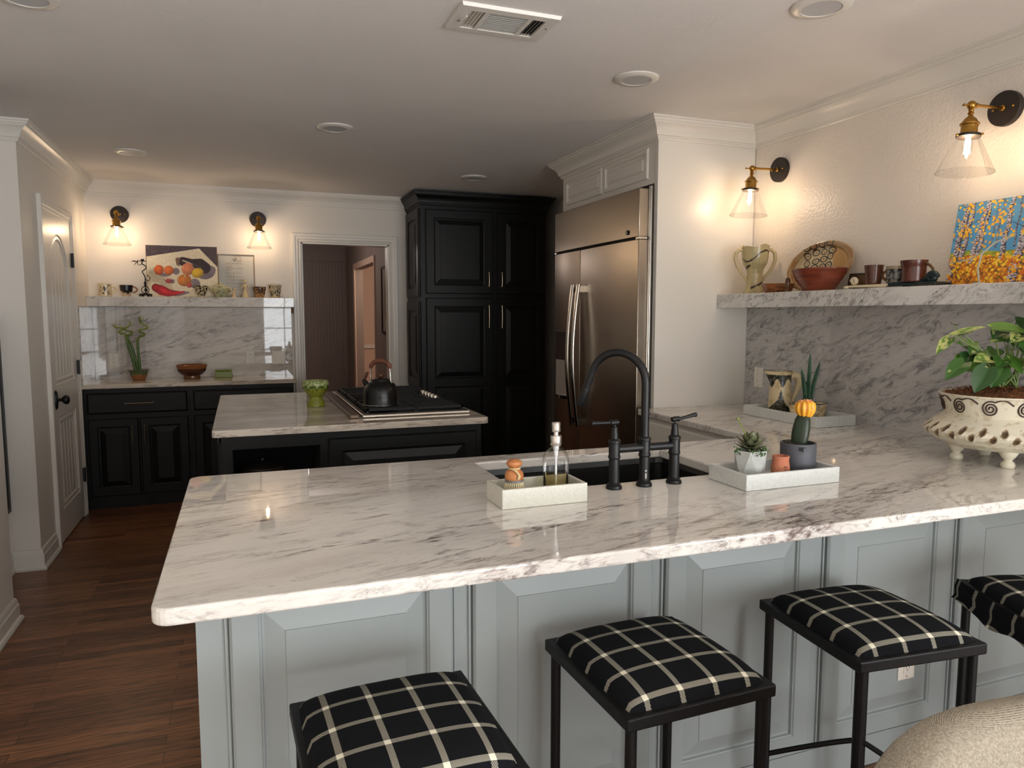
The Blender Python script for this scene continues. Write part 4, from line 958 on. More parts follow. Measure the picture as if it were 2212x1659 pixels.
b = MB(); b.box(XL+.001,.450,6.585,YB-.001,1.507,1.5885); sh = solo('back_shelf', b, M['st_shelf'], 'thick white marble shelf on the back wall carrying the fruit painting', 'shelf', smooth=0, bevel=.003)
b = MB(); b.box(.434,.450,6.70,YB-.001,1.455,1.5065); child(sh, 'wood_shim', b, mat('rough_wood', (120,92,58), .8, var=.3, vscale=60), smooth=0)
def outlet(name, label, loc, which, kind='outlet', w=.072, h=.116, cat='outlet'):
    a = {'-y':0,'-x':-PI/2}[which]
    O = Thing(name, label, cat, loc, a, world=False)
    b = MB(); b.loops([[(sx*w/2,0,sz*h/2) for sx,sz in ((-1,-1),(1,-1),(1,1),(-1,1))],[(sx*w/2,-.004,sz*h/2) for sx,sz in ((-1,-1),(1,-1),(1,1),(-1,1))],[(sx*(w/2-.004),-.006,sz*(h/2-.004)) for sx,sz in ((-1,-1),(1,-1),(1,1),(-1,1))]], True, True); O.part('cover_plate', b, M['white'], smooth=0)
    if kind == 'outlet':
        b = MB(); b.box(-.0165,.0165,-.0085,-.005,-.034,.034); s = O.part('receptacle', b, M['white'], smooth=0, bevel=.001)
        q = MB()
        for zc in (-.018,.018):
            for xx in (-.0065,.0065): q.box(xx-.001,xx+.001,-.0088,-.0080,zc+.001,zc+.009)
            q.ball((0,-.0085,zc-.006), (.0024,.0005,.0024), 8, 6)
        O.part('slots', q, M['socket'], s, smooth=0)
    else:
        for xx in (-.023,.023):
            b = MB(); b.add([(xx-.0165,-.0065,-.034),(xx+.0165,-.0065,-.034),(xx+.0165,-.0100,.034),(xx-.0165,-.0100,.034),(xx-.0165,-.004,-.034),(xx+.0165,-.004,-.034),(xx+.0165,-.004,.034),(xx-.0165,-.004,.034)], [(0,1,2,3),(0,3,7,4),(1,5,6,2),(0,4,5,1),(3,2,6,7)]); O.part('rocker', b, M['white'], smooth=0)
    q = MB()
    for zc in (-h/2+.012,h/2-.012): q.ball((0,-.0062,zc), (.003,.001,.003), 8, 6)
    O.part('screw', q, M['nickel'])
    return O
outlet('power_outlet', 'white power outlet in the back splash left of the bamboo', (-.980,YB-.021,1.068), '-y')
outlet('power_outlet', 'white power outlet in the back splash above the green box, beside the double switch', (.077,YB-.021,1.075), '-y')
outlet('light_switch', 'white double rocker switch in the back splash next to the doorway', (.315,YB-.0222,1.066), '-y', 'switch', .112, cat='switch')
outlet('power_outlet', 'white power outlet in the right marble backsplash behind the pitcher', (XR-.031,3.415,1.08), '-x')
outlet('power_outlet', 'white power outlet half hidden behind the footed planter', (XR-.031,2.150,1.055), '-x')
outlet('power_outlet', 'white power outlet on the peninsula panel below the plaid stool', (2.040,PY-.0185,.290), '-y')

# ================================================================== PANTRY
PX0, PX1, PYF = 1.485, 2.66, 6.20
PN = Thing('pantry_cabinet', 'tall black pantry cabinet with four panelled doors beside the doorway', 'cabinet', ((PX0+PX1)/2,PYF,FZ))
b = MB(); b.box(PX0,PX1,PYF,YB-.004,FZ,2.49); PN.part('carcass', b, M['cabb'], smooth=0)
b = MB(); b.sweep([(PX0,YB-.004),(PX0,PYF),(PX1,PYF),(PX1,YB-.004)], crown(2.497,.115,.070)); PN.part('crown', b, M['cabb'], smooth=25)
FM = face((0,PYF,0),'-y')
for a, e_, hx_ in ((1.527,2.140,2.096),(2.182,2.645,2.219)):
    b = MB(); b.M = FM; b.door(a,e_,1.627,2.350,.02,.072); dd = PN.part('door', b, M['cabb'], smooth=0)
    q = MB(); pull(q, (hx_,1.757), .125, True, FM); PN.part('handle', q, M['nickel'], dd)
    b = MB(); b.M = FM; b.door(a,e_,.06,1.590,.02,.072,rails=(.845,)); dd = PN.part('door', b, M['cabb'], smooth=0)
    q = MB(); pull(q, (hx_,1.425), .20, True, FM); PN.part('handle', q, M['nickel'], dd)
b = MB(); b.M = face((PX0,YB-.004,0),'-x'); b.door(.035,.505,1.60,2.36,.016,.075); b.door(.035,.505,.80,1.56,.016,.075); b.door(.035,.505,.04,.76,.016,.075); PN.part('side_panel', b, M['cabb'], smooth=0)

# ================================================================== REFRIGERATOR
FC = Thing('refrigerator_cabinet', 'white built-in cabinet with crown moulding surrounding the refrigerator', 'cabinet', (2.5,4.2,FZ))
FY0, FY1, FXD = 3.600, 4.755, 2.110
b = MB(); b.box(XE,XR-.003,YE,YE+.035,FZ,CE-.002); b.box(XE,XR-.003,FY1+.01,FY1+.04,FZ,CE-.002); b.box(XE,XR-.003,YE+.035,FY1+.01,2.172,CE-.002)
FC.part('carcass', b, M['cabl'], smooth=0, bevel=.002)
for y0_, y1_ in ((4.195,4.735),(3.640,4.165)):
    b = MB(); b.M = face((XE,FY1+.01,0),'-x'); o0 = FY1+.01-y1_; b.door(o0,o0+(y1_-y0_),2.205,2.375,.010,.022,bev=.02); FC.part('door', b, M['cabl'], smooth=0)
b = MB(); b.sweep([(XR-.1,FY1+.04),(XE,FY1+.04),(XE,YE),(XR,YE)], crown(CE-.0005)); FC.part('crown', b, M['cabl'], smooth=25)
RF = Thing('refrigerator', 'wide brushed steel built-in refrigerator with two bowed handles', 'refrigerator', (2.4,4.18,FZ))
b = MB(); b.box(2.20,XR-.02,FY0+.01,FY1-.005,FZ+.002,2.165); b.box(2.185,2.20,FY0-.020,FY0+.01,FZ+.002,2.165); RF.part('body', b, M['bronze'], smooth=0)
b = MB(); b.box(2.172,2.186,FY0-.022,FY0-.012,FZ+.05,2.160); b.box(2.172,2.186,FY0-.006,FY0+.004,FZ+.05,2.160); RF.part('side_trim', b, M['steelL'], smooth=0, bevel=.003)
def fdoor(y0_, y1_, z0_, z1_, name):
    b = MB(); n = 16; ls = []
    for i in range(n+1):
        t = i/n; y = y1_+(y0_-y1_)*t; bow = -.006*math.sin(PI*t)
        ls.append([(FXD+.065,y,z0_),(FXD+bow,y,z0_),(FXD+bow,y,z1_),(FXD+.065,y,z1_)])
    b.loops(ls, True, True); return RF.part(name, b, M['steel'], smooth=30, bevel=.004)
SPL = 4.343
fdoor(FY0,FY1,1.878,2.146,'top_panel')
fd = fdoor(SPL+.002,FY1,.07,1.866,'freezer_door'); rd = fdoor(FY0,SPL-.002,.07,1.866,'fridge_door')
b = MB(); b.box(FXD+.012,FXD+.06,FY0+.005,FY1-.005,FZ+.02,.066); RF.part('toe_grille', b, M['void'], smooth=0)
b = MB(); b.box(FXD+.01,FXD+.06,FY0+.004,FY1-.004,1.8655,1.8785); RF.part('gap_shadow', b, M['void'], smooth=0)
for y, par in ((SPL+.040,fd),(SPL-.045,rd)):
    b = MB(); pts = []; zs = [.705+(1.640-.705)*i/24 for i in range(25)]
    ls = []
    for z in zs:
        t = (z-.705)/(1.640-.705); off = FXD-.034-.040*math.sin(PI*t); w = .020; th = .012
        ls.append([(off-th*math.cos(a),y+w*math.sin(a),z) if abs(math.cos(a)) else (off,y+w*math.sin(a),z) for a in [2*PI*i/16 for i in range(16)]])
    b.loops(ls, True, True)
    for z in (.735,1.61): b.box(FXD-.045,FXD,y-.012,y+.012,z-.02,z+.02)
    RF.part('handle', b, M['steelL'], par, smooth=60)
b = MB(); b.box(FXD-.007,FXD+.01,4.47,4.72,1.130,1.330); b.box(FXD-.007,FXD+.01,4.47,4.485,.86,1.13); b.box(FXD-.007,FXD+.01,4.705,4.72,.86,1.13); dp = RF.part('dispenser', b, mat('dark_panel', (58,46,42), .3), fd, smooth=0, bevel=.003)
b = MB(); ls = []
for i in range(13):
    a = PI*i/12; ls.append([(FXD-.003+.0*math.sin(a),4.595+.11*math.cos(a),z) for z in (.885,1.128)])
for i, l in enumerate(ls): ls[i] = [(FXD-.0085+.006*math.sin(PI*i/12)*.3,y,z) for (_,y,z) in l]
b.loops(ls, closed=False); RF.part('dispenser_recess', b, mat('pale_steel', (206,200,192), .35, .4), fd, smooth=60)
b = MB(); b.prism([(FXD+.005,4.48)]+[(FXD-.034*math.sin(PI*i/12)-.004,4.48+.23*i/12) for i in range(13)]+[(FXD+.005,4.71)], .862,.885); RF.part('drip_tray', b, M['steelL'], fd, smooth=0)
b = MB(); b.M = Matrix.Translation((FXD-.005,3.722,1.912)) @ RX(-PI/2,4,'Y'); b.lathe([(0,.004),(.010,.004),(.0105,.005),(.0135,.005),(.0135,.0)], 24); q = RF.part('badge', b, M['blackm'], label='small round black badge')
b = MB(); b.M = Matrix.Translation((FXD-.0095,3.722,1.912)) @ RX(-PI/2,4,'Y'); b.tube([(.007*math.cos(a),.0045*math.sin(2*a),0) for a in [2*PI*i/24 for i in range(25)]], .0011, 6); b.lathe([(.0095,0),(.0095,.0008),(.0112,.0008),(.0112,0)], 24); RF.part('monogram', b, M['steelL'], q)
for z in (1.872,):
    b = MB(); b.box(FXD-.004,FXD+.05,FY0-.012,FY0+.03,z-.008,z+.006); b.box(FXD-.002,FXD+.05,FY1-.03,FY1,z-.006,z+.004); RF.part('hinge', b, M['steelL'], smooth=0, bevel=.002)

# right marble backsplash and shelf
b = MB(); b.box(XR-.031,XR-.001,1.39,YE-.002,Z+.0005,1.481); solo('right_splash', b, M['st_right'], 'heavily clouded grey marble backsplash on the right wall', 'backsplash', smooth=0)
b = MB(); b.box(2.600,XR-.001,1.30,YE-.002,1.481,1.5585); solo('right_shelf', b, M['st_shelfr'], 'long white marble shelf on the right wall carrying pottery and the birch painting', 'shelf', smooth=0, bevel=.003)

# ================================================================== POTTERY ON THE BACK SHELF
ZS = 1.5892; YS = 6.66
def pot_obj(name, prof, colfn, label, cat, loc, group=None, n=64, dense=.004, sx=1, sy=1, m=None):
    b = MB(); b.lathe(prof, n, (0,0,0), sx, sy, dense=dense, colfn=colfn)
    return solo(name, b, m or M['vc'], label, cat, loc, smooth=60, group=group)
def loop_handle(o, r0, z0, z1, out, w, col, ang=0, name='handle'):
    q = MB(); q.cc = col; d = Vector((math.cos(ang), math.sin(ang), 0))
    q.tube([d*(r0+out*math.sin(PI*t)**.7)+UP*(z1+(z0-z1)*t) for t in [i/12 for i in range(13)]], w, 10); return child(o, name, q, M['vc'])
def sq(a, z, s=1., th=.16, seed=0):
    return abs(noise.noise(Vector((math.cos(a)*1.6*s+seed, math.sin(a)*1.6*s, z*28*s)))) < th
def cup1(a, z, r, t): return lin((46,40,40)) if sq(a,z,1.5,.10,3) and .008 < z < .095 else lin((226,208,170))
o = pot_obj('mug', [(0,.0005),(.042,.0005),(.045,.004),(.047,.10),(.044,.10),(.042,.02),(0,.012)], cup1, 'cream mug with dark scribbles, leftmost on the back shelf', 'mug', (-1.005,YS,ZS)); loop_handle(o,.044,.025,.085,.036,.006,lin((226,208,170)))
def cup2(a, z, r, t): return lin((34,30,32)) if z > .034+.012*math.sin(2*a+1)+.006*math.sin(7*a) else lin((200,178,150))
o = pot_obj('mug', [(0,.0005),(.028,.0005),(.029,.010),(.030,.014),(.045,.045),(.050,.092),(.047,.092),(.042,.045),(0,.02)], cup2, 'round mug with black drip glaze beside the metal candlestick', 'mug', (-.852,YS-.01,ZS)); loop_handle(o,.046,.03,.082,.034,.006,lin((150,100,66)))
def cup3(a, z, r, t): return lin((44,42,40)) if noise.noise(Vector((math.cos(a)*3.2,math.sin(a)*3.2,z*85))) > .02 and z > .012 else lin((208,190,150))
pot_obj('tea_cup', [(0,.0005),(.024,.0005),(.025,.012),(.040,.040),(.048,.070),(.053,.094),(.049,.094),(.042,.05),(0,.02)], cup3, 'footed cream cup covered in fine black speckles, left of the teapot', 'cup', (-.290,YS-.01,ZS))
def cup4(a, z, r, t): return lin((52,40,32)) if noise.noise(Vector((math.cos(a)*4,math.sin(a)*4,z*110))) > -.12+.5*max(0,.045-z)*22 else lin((190,142,92))
pot_obj('tea_cup', [(0,.0005),(.034,.0005),(.036,.006),(.048,.050),(.054,.092),(.051,.092),(.044,.05),(0,.014)], cup4, 'brown speckled flared cup right of the clear plaque', 'cup', (.172,YS-.01,ZS))
def cup5(a, z, r, t): return lin((40,42,50)) if sq(a,z,1.2,.11,9) and z > .008 else lin((216,194,152))
pot_obj('tumbler', [(0,.0005),(.036,.0005),(.038,.004),(.054,.110),(.051,.110),(.036,.02),(0,.012)], cup5, 'tall cream tumbler with black swirls, rightmost on the back shelf', 'cup', (.300,YS,ZS))
def tea(a, z, r, t): return lin((196,190,148)) if noise.noise(Vector((math.cos(a)*2,math.sin(a)*2,z*40))) > -.15 else lin((150,154,116))
o = pot_obj('teapot', [(0,.0005),(.040,.0005),(.042,.006),(.060,.040),(.066,.070),(.060,.086),(.040,.094),(0,.096)], tea, 'small speckled pale green teapot on the back shelf', 'teapot', (-.140,YS-.035,ZS))
q = MB(); q.cc = lin((206,198,160)); q.lathe([(.044,.092),(.045,.096),(.030,.104),(.010,.108),(.006,.112),(.011,.118),(.008,.124),(0,.125)], 32); child(o, 'lid', q, M['vc'])
q = MB(); q.cc = lin((196,190,148)); q.tube([(-.052,0,.045),(-.070,0,.060),(-.088,0,.084),(-.094,0,.090)], [.016,.012,.008,.007], 12); child(o, 'spout', q, M['vc'])
loop_handle(o,.055,.03,.086,.034,.006,lin((206,198,160)))
# candlestick
CS = Thing('candlestick', 'twisted black metal candlestick with curling branches beside the fruit painting', 'candlestick', (-.712,YS-.015,ZS), world=False)
b = MB(); b.lathe([(0,.012),(.048,.012),(.052,.018),(.040,.024),(.020,.026),(0,.026)], 28)
for i in range(6): b.ball((.042*math.cos(i*PI/3),.042*math.sin(i*PI/3),.0065), .0065, 8, 6)
CS.part('base', b, M['iron'])
b = MB(); pts = [(0,0,.024),(.001,0,.10),(.002,0,.155),(-.004,0,.175),(-.016,0,.195),(-.018,.004,.205),(.004,0,.222),(.014,0,.238),(.008,0,.250),(-.012,0,.262),(-.017,0,.272),(-.014,0,.286)]
b.tube(pts, .0042, 8); CS.part('stem', b, M['iron'])
b = MB(); b.tube([(.028*math.cos(a),-.006,.055+.028*math.sin(a)) for a in [2*PI*i/20 for i in range(21)]], .003, 8); b.ball((.004,-.006,.055), (.012,.008,.014), 10, 8); b.lathe([(.008,.085),(.009,.12),(.006,.122)], 12); CS.part('scroll', b, M['iron'])
b = MB(); b.tube([(.001,0,.145),(.016,0,.128),(.034,0,.135),(.038,0,.155),(.028,0,.172),(.020,0,.172)], .003, 8); b.ball((.020,0,.173), .005, 8, 6); CS.part('tendril', b, M['iron'])
b = MB(); b.tube([(-.014,0,.270),(-.028,0,.258),(-.046,0,.258),(-.050,0,.275),(-.044,0,.290)], .0025, 8)
for e in ((-.10,0,.283),(-.088,0,.290),(-.075,0,.250),(-.042,0,.296)): b.tube([(-.052,0,.280),((-.052+e[0])/2,-.004,(.280+e[2])/2+.004),e], [.003,.003,.001], 6)
CS.part('branch', b, M['iron'])
b = MB(); b.lathe([(0,.286),(.026,.286),(.028,.290),(.012,.292),(.012,.304),(.009,.304),(.009,.296),(0,.296)], 24, (-.012,0,0)); CS.part('candle_cup', b, M['iron'])
# figurines
for nm, lab, loc, k in (('dancer_figurine','small cream bird-like clay figurine right of the teapot',(-.036,YS-.02,ZS),.60),('lady_figurine','cream clay figurine of a standing lady with hand on hip',(.056,YS-.03,ZS),1.0)):
    b = MB(); b.cc = lin((224,198,156))
    if k == 1.0:
        b.lathe([(0,.0005),(.030,.0005),(.031,.006),(.022,.03),(.012,.065),(.010,.075),(.015,.088),(.017,.100),(.010,.110),(.005,.114),(.005,.120),(0,.121)], 20, sx=1, sy=.7)
        b.ball((0,0,.131), (.011,.011,.013), 12, 10)
        for s in (-1,1):
            if s > 0: b.tube([(.013,0,.106),(.034,-.004,.090),(.016,-.012,.070)], [.005,.0045,.004], 8)
            else: b.tube([(-.013,0,.106),(-.026,-.006,.088),(-.034,-.010,.075)], [.005,.0045,.004], 8)
        b.ball((-.010,.0,.143), (.004,.004,.009), 8, 6); b.ball((.008,0,.143), (.004,.004,.007), 8, 6); b.ball((-.001,0,.149), (.006,.005,.008), 8, 6)
        f = solo('lady_figurine', b, M['vc'], lab, 'figurine', loc, smooth=60)
    else:
        b.lathe([(0,.0005),(.024,.0005),(.024,.004),(.012,.016),(.010,.030),(.014,.042),(.008,.054),(.004,.058),(0,.058)], 18, sx=1, sy=.7)
        b.ball((.008,0,.070), (.010,.009,.010), 12, 8); b.tube([(.016,0,.070),(.028,0,.070)], [.004,.001], 8)
        b.tube([(-.010,0,.048),(-.028,-.004,.060),(-.042,-.004,.074)], [.005,.005,.002], 8); b.tube([(.010,-.004,.046),(.022,-.006,.038),(.030,-.006,.046)], [.004,.004,.002], 8); b.tube([(-.008,0,.030),(-.030,-.004,.032),(-.044,-.004,.022)], [.006,.007,.002], 8)
        solo('bird_figurine', b, M['vc'], lab, 'figurine', loc, smooth=60)

# ------------------------------------------------------------------ paintings: a dense grid of painted colour on a thin panel
def painting(name, w, h, nx, ny, colfn, label, loc, rz, lean, edge, t=.018, cat='painting'):
    b = MB(); vs = [(w*i/nx, -t, h*j/ny) for j in range(ny+1) for i in range(nx+1)]
    fs = [(j*(nx+1)+i, j*(nx+1)+i+1, (j+1)*(nx+1)+i+1, (j+1)*(nx+1)+i) for j in range(ny) for i in range(nx)]
    b.add(vs, fs)
    U, V = np.meshgrid(np.arange(nx+1)/nx, np.arange(ny+1)/ny)
    col = colfn(U, V); col = col.reshape(-1,3)
    l = np.where(col/255 <= .04045, col/255/12.92, ((col/255+.055)/1.055)**2.4)
    b.col = [tuple(x) for x in l.tolist()]
    b.mi = 1; b.cc = lin(edge); e = .0004
    b.box(0,w,-t+e,0,0,h)
    o = mesh_obj(name, b, [M['vcm'], M['vcm']], smooth=0)
    o.location = loc; o.rotation_euler = (lean,0,rz); o['label'] = label; o['category'] = cat; ALL.append(o); return o
rng = np.random.default_rng(3)
def vnoise(U, V, s, seed=0):
    r = np.random.default_rng(seed); g = r.random((66,66)); x, y = (U*s)%64, (V*s)%64; i, j = x.astype(int), y.astype(int); fx, fy = x-i, y-j; fx = fx*fx*(3-2*fx); fy = fy*fy*(3-2*fy)
    return (g[j,i]*(1-fx)+g[j,i+1]*fx)*(1-fy)+(g[j+1,i]*(1-fx)+g[j+1,i+1]*fx)*fy
def still_life(U, V):
    X = 365+1700*U; Y = 78+.041*(X-365)+(1-V)*1225; K = np.zeros(U.shape+(3,))
    def put(mask, c, a=1.):
        m = (mask*a)[...,None]; cc = np.broadcast_to(np.array(c, float), K.shape) if np.ndim(c) == 1 else c
        K[:] = K*(1-m)+cc*m
    K[:] = (238,224,196); put(vnoise(U,V,5,1) > .55, (228,212,180), .5); put(vnoise(U,V,9,4)*(U < .35)*(V < .6) > .6, (190,164,118), .35)
    dark = (Y < 352-(X-370)*.139) | ((X > 1630) & (Y < 175+(X-1630)*1.055))
    put(dark, (70,56,62)); put(dark & (vnoise(U*2,V*6,16,2) > .5), (92,76,86), .7); put(dark & (X > 1700), (78,58,52), .5)
    def ell(cx, cy, rx, ry, rot=0):
        dx, dy = X-cx, Y-cy; c, s = math.cos(rot), math.sin(rot); return ((dx*c+dy*s)/rx)**2+((-dx*s+dy*c)/ry)**2
    SH = (122,108,116)
    for e in ((1820,760,210,150,-.5),(1780,840,180,80,-.1),(1060,715,85,80,0),(800,790,130,48,0),(1500,1020,130,115,.3),(960,955,60,52,0),(1180,1262,190,34,-.22)): put(ell(*e) < 1, SH, .9)
    def chain(pts):
        d = np.full(U.shape, 9.)
        for (x0,y0,r0),(x1,y1,r1) in zip(pts[:-1], pts[1:]):
            t = np.clip(((X-x0)*(x1-x0)+(Y-y0)*(y1-y0))/((x1-x0)**2+(y1-y0)**2), 0, 1); d = np.minimum(d, np.hypot(X-x0-t*(x1-x0), Y-y0-t*(y1-y0))/(r0+t*(r1-r0)))
        return d
    d = chain([(1130,470,62),(1220,480,106),(1440,520,95),(1640,560,142),(1760,650,140)]); put(d < 1, (46,26,28)); put((d < 1) & (d > .86), (92,56,48), .5)
    put(chain([(1110,440,55),(1100,540,30),(1140,590,14)]) < 1, (128,96,70)); put(chain([(1230,460,16),(1330,500,20),(1470,555,10)]) < 1, (214,192,160), .9); put(chain([(1450,540,18),(1650,650,40)]) < 1, (120,88,88), .35)
    def sphere(cx, cy, rx, ry, c, rot=0):
        e = ell(cx,cy,rx,ry,rot); sh = 1.08-.45*np.clip(ell(cx-rx*.3,cy-ry*.35,rx*1.5,ry*1.5,rot),0,1); put(e < 1, np.clip(np.array(c)*sh[...,None],0,255)); return e < 1
    m = sphere(1340,670,150,148,(232,150,100))
    for k in (-.6,-.25,.1,.45,.8): put(m & (np.abs(X-1340-k*130-.22*(Y-670)*k) < 9), (206,98,62), .8)
    sphere(1578,768,146,118,(226,182,40),-.25); sphere(655,675,114,122,(222,104,40)); sphere(890,688,118,112,(230,118,50))
    m = sphere(1250,935,168,140,(228,140,44))
    for k in (-1.1,-.7,-.3,.1,.5,.9): put(m & (np.abs((X-1250)-k*150*np.sqrt(np.clip(1-((Y-935)/142)**2,0,1))) < 8), (150,70,24), .75)
    put(ell(1262,830,18,50,.3) < 1, (196,176,110)); sphere(878,945,84,52,(176,70,72),.15); put(chain([(800,935,6),(745,890,3)]) < 1, (140,60,60)); sphere(1366,1060,70,54,(206,76,66)); put(np.abs(ell(1450,985,34,40)-1) < .18, (210,200,190), .7)
    d = chain([(560,1090,92),(700,1160,118),(860,1225,92),(1010,1235,62),(1150,1225,30),(1262,1200,8)]); sh = 1.1-.4*np.clip(d,0,1)+.22*(vnoise(U,V,9,7)-.5); put(d < 1, np.clip(np.array((204,26,36))*sh[...,None],0,255)); put(chain([(610,1130,10),(720,1230,14),(950,1270,8)]) < 1, (120,10,24), .6); put(chain([(760,1140,14),(960,1190,8)]) < 1, (240,90,90), .35)
    put((U < .006) | (V > .99), (60,46,44), .8)
    return np.clip(K*(.96+.08*vnoise(U,V,60,5)[...,None]),0,255)
painting('fruit_painting', .545, .425, 230, 180, still_life, 'unframed still life painting of an eggplant, oranges and a red pepper on the back shelf', (-.705,YB-.024,ZS), 0, math.radians(-2.2), (206,190,160))
def birches(U, V):
    K = np.zeros(U.shape+(3,)); AS = 1.31
    def put(mask, c, a=1.):
        m = (mask*a)[...,None]; K[:] = K*(1-m)+np.array(c, float)*m
    K[:] = (84,152,196); put(V > .75, (96,150,186), .5); put(vnoise(U,V,12,3) > .6, (104,170,206), .5)
    gl = .40+.02*np.sin(U*9); put(V < gl, (132,150,50)); put((V < gl) & (vnoise(U*1.5,V*4,14,6) > .5), (176,178,60), .8)
    g2 = .30+.06*np.sin(U*5+.6); put(V < g2, (196,120,40)); n = vnoise(U*AS,V,46,8); put((V < g2) & (n > .62), (120,80,30)); put((V < g2) & (n < .3), (226,150,50)); put((V < g2) & (vnoise(U*AS,V,60,9) > .8), (104,110,40))
    r = np.random.default_rng(11)
    def trunk(x0, v0, x1, v1, w, far=False):
        t = np.clip((V-v0)/(v1-v0),0,1); cx = x0+(x1-x0)*t+.006*np.sin(V*19+x0*40); ww = w*(1.1-.35*t)
        m = (np.abs(U-cx) < ww) & (V > v0) & (V < v1); s = (U-cx)/ww
        put(m, (206,200,206) if not far else (150,156,168)); nn = vnoise(U*7,V*26,10,int(x0*900)); put(m & (nn > .56-.25*np.clip(s,0,1)), (70,58,66)); put(m & (s > .62), (72,62,78), .7)
    for x0, x1, w in ((.30,.31,.008),(.43,.455,.008),(.385,.40,.006),(.60,.61,.008),(.78,.80,.009),(.86,.88,.007),(.93,.92,.008)): trunk(x0,.42,x1,1.01,w,True)
    for x0, v0, x1, w in ((.015,.0,.12,.034),(.115,.28,.165,.026),(.215,.26,.305,.025),(.275,.36,.33,.018),(.50,.28,.53,.024),(.62,.0,.735,.047),(.80,.20,.78,.028),(.93,.1,.97,.035)): trunk(x0,v0,x1,1.01,w)
    for _ in range(26):
        x, v = r.random(), .5+.5*r.random(); a = r.uniform(-.8,.8); L = r.uniform(.04,.12)
        t = np.clip((U-x)/(L*(1 if a > 0 else -1)),0,1); put((np.abs(V-v-.07*t) < .005) & (t > 0) & (t < 1), (66,62,66), .8)
    def dot(x, v, rr, c):
        i0, i1 = max(0,int((x-rr)*U.shape[1])-1), int((x+rr)*U.shape[1])+2; j0, j1 = max(0,int((v-rr*AS)*U.shape[0])-1), int((v+rr*AS)*U.shape[0])+2
        s = np.s_[j0:j1,i0:i1]; d = ((U[s]-x)/rr)**2+((V[s]-v)/(rr*AS))**2; m = (d < 1)[...,None]; sh = (1.04-.14*d)[...,None]; K[s] = np.where(m, np.clip(np.array(c)*sh,0,255), K[s])
    for _ in range(420): dot(r.random(), r.random()**.8*.36, r.uniform(.008,.016), r.choice([(246,190,40),(236,160,40),(214,110,30),(250,206,70)]))
    cl = [(r.random(), .52+.48*r.random()) for _ in range(26)]
    for _ in range(270):
        if r.random() < .6: c0 = cl[r.integers(len(cl))]; x, v = c0[0]+r.normal()*.045, c0[1]+r.normal()*.045
        else: x, v = r.random(), .36+.64*r.random()**.7
        if 0 < x < 1 and .3 < v < 1: dot(x, v, r.uniform(.008,.0145), r.choice([(250,192,44),(248,204,70),(238,168,80),(240,180,40)]))
    return np.clip(K,0,255)
painting('birch_painting', .435, .335, 250, 195, birches, 'bright painting of white birches with yellow leaves leaning at the end of the right shelf', (XR-.075,2.205,1.5592), -PI/2, math.radians(-9), (70,150,190), t=.02)
# small wire branch sculpture in front of the birch painting
q = MB(); q.tube([(0,0,.0),(-.002,.008,.06),(.004,-.002,.115),(.02,-.04,.155),(.03,-.09,.17)], .0035, 8); q.tube([(.006,-.006,.122),(.0,.05,.095),(-.004,.085,.088)], [.0035,.003,.0015], 8); q.tube([(0,0,0),(.02,.02,.004),(.03,.05,.001)], .003, 8); q.lathe([(0,0),(.022,0),(.020,.005),(0,.006)], 16)
solo('branch_sculpture', q, mat('bleached_twig', (178,176,160), .7), 'pale twig sculpture in front of the birch painting', 'sculpture', (2.655,1.985,1.5592))
# clear recipe plaque
RP = Thing('recipe_plaque', 'clear acrylic plaque printed with a small drawing and lines of writing', 'plaque', (-.155,YB-.02,ZS), world=False)
acr = glass('clear_acrylic', (.985,.985,.975), .9, 1.15)
b = MB(); b.M = RX(math.radians(-2.6),4,'X'); b.box(0,.292,-.008,0,0,.368); RP.part('sheet', b, acr, smooth=0)
b = MB(); b.M = RX(math.radians(-2.6),4,'X')
b.box(-.003,.003,-.010,.001,0,.368); b.box(.289,.294,-.0095,.0005,0,.368); b.box(0,.29,-.0095,.0005,.365,.369)
RP.part('edges', b, mat('acrylic_edge', (150,124,92), .2), smooth=0)
b = MB(); b.M = RX(math.radians(-2.6),4,'X')
rr_ = random.Random(5)
def line(x0, x1, z, h=.0022):
    x = x0
    while x < x1:
        w = rr_.uniform(.0015,.0045); b.box(x,min(x+w,x1),-.0092,-.0082,z-h*rr_.uniform(.4,1),z+h*rr_.uniform(.4,1)); x += w+.0018
for zc, ls_, rs_ in ((.290,2,1),(.250,5,2),(.208,1,1),(.180,2,1),(.150,1,1),(.122,1,1)):
    for k in range(ls_): line(.062,.112 if k else .108,zc+(ls_/2-.5-k)*.0085)
    for k in range(rs_): line(.140,.196,zc+(rs_/2-.5-k)*.009)
    b.add([(.118,-.0085,zc-.005),(.131,-.0085,zc),(.118,-.0085,zc+.005)], [(0,1,2)])
b.tube([(.155+.034*math.cos(a),-.0085,.330+.025*math.sin(a)) for a in [-1.0+4.6*i/28 for i in range(29)]], .0008, 5)
for k in range(7): b.tube([(.140+.006*k,-.0085,.322+.003*math.sin(k)),(.136+.007*k,-.0085,.312),(.132+.009*k,-.0085,.306+.004*(k%2))], .0009, 5)
b.tube([(.118,-.0085,.335),(.116,-.0085,.322),(.128,-.0085,.314)], .0008, 5); b.ball((.142,-.0085,.332), (.008,.0008,.007), 10, 6)
RP.part('printing', b, mat('gold_print', (150,118,74), .5), smooth=0)

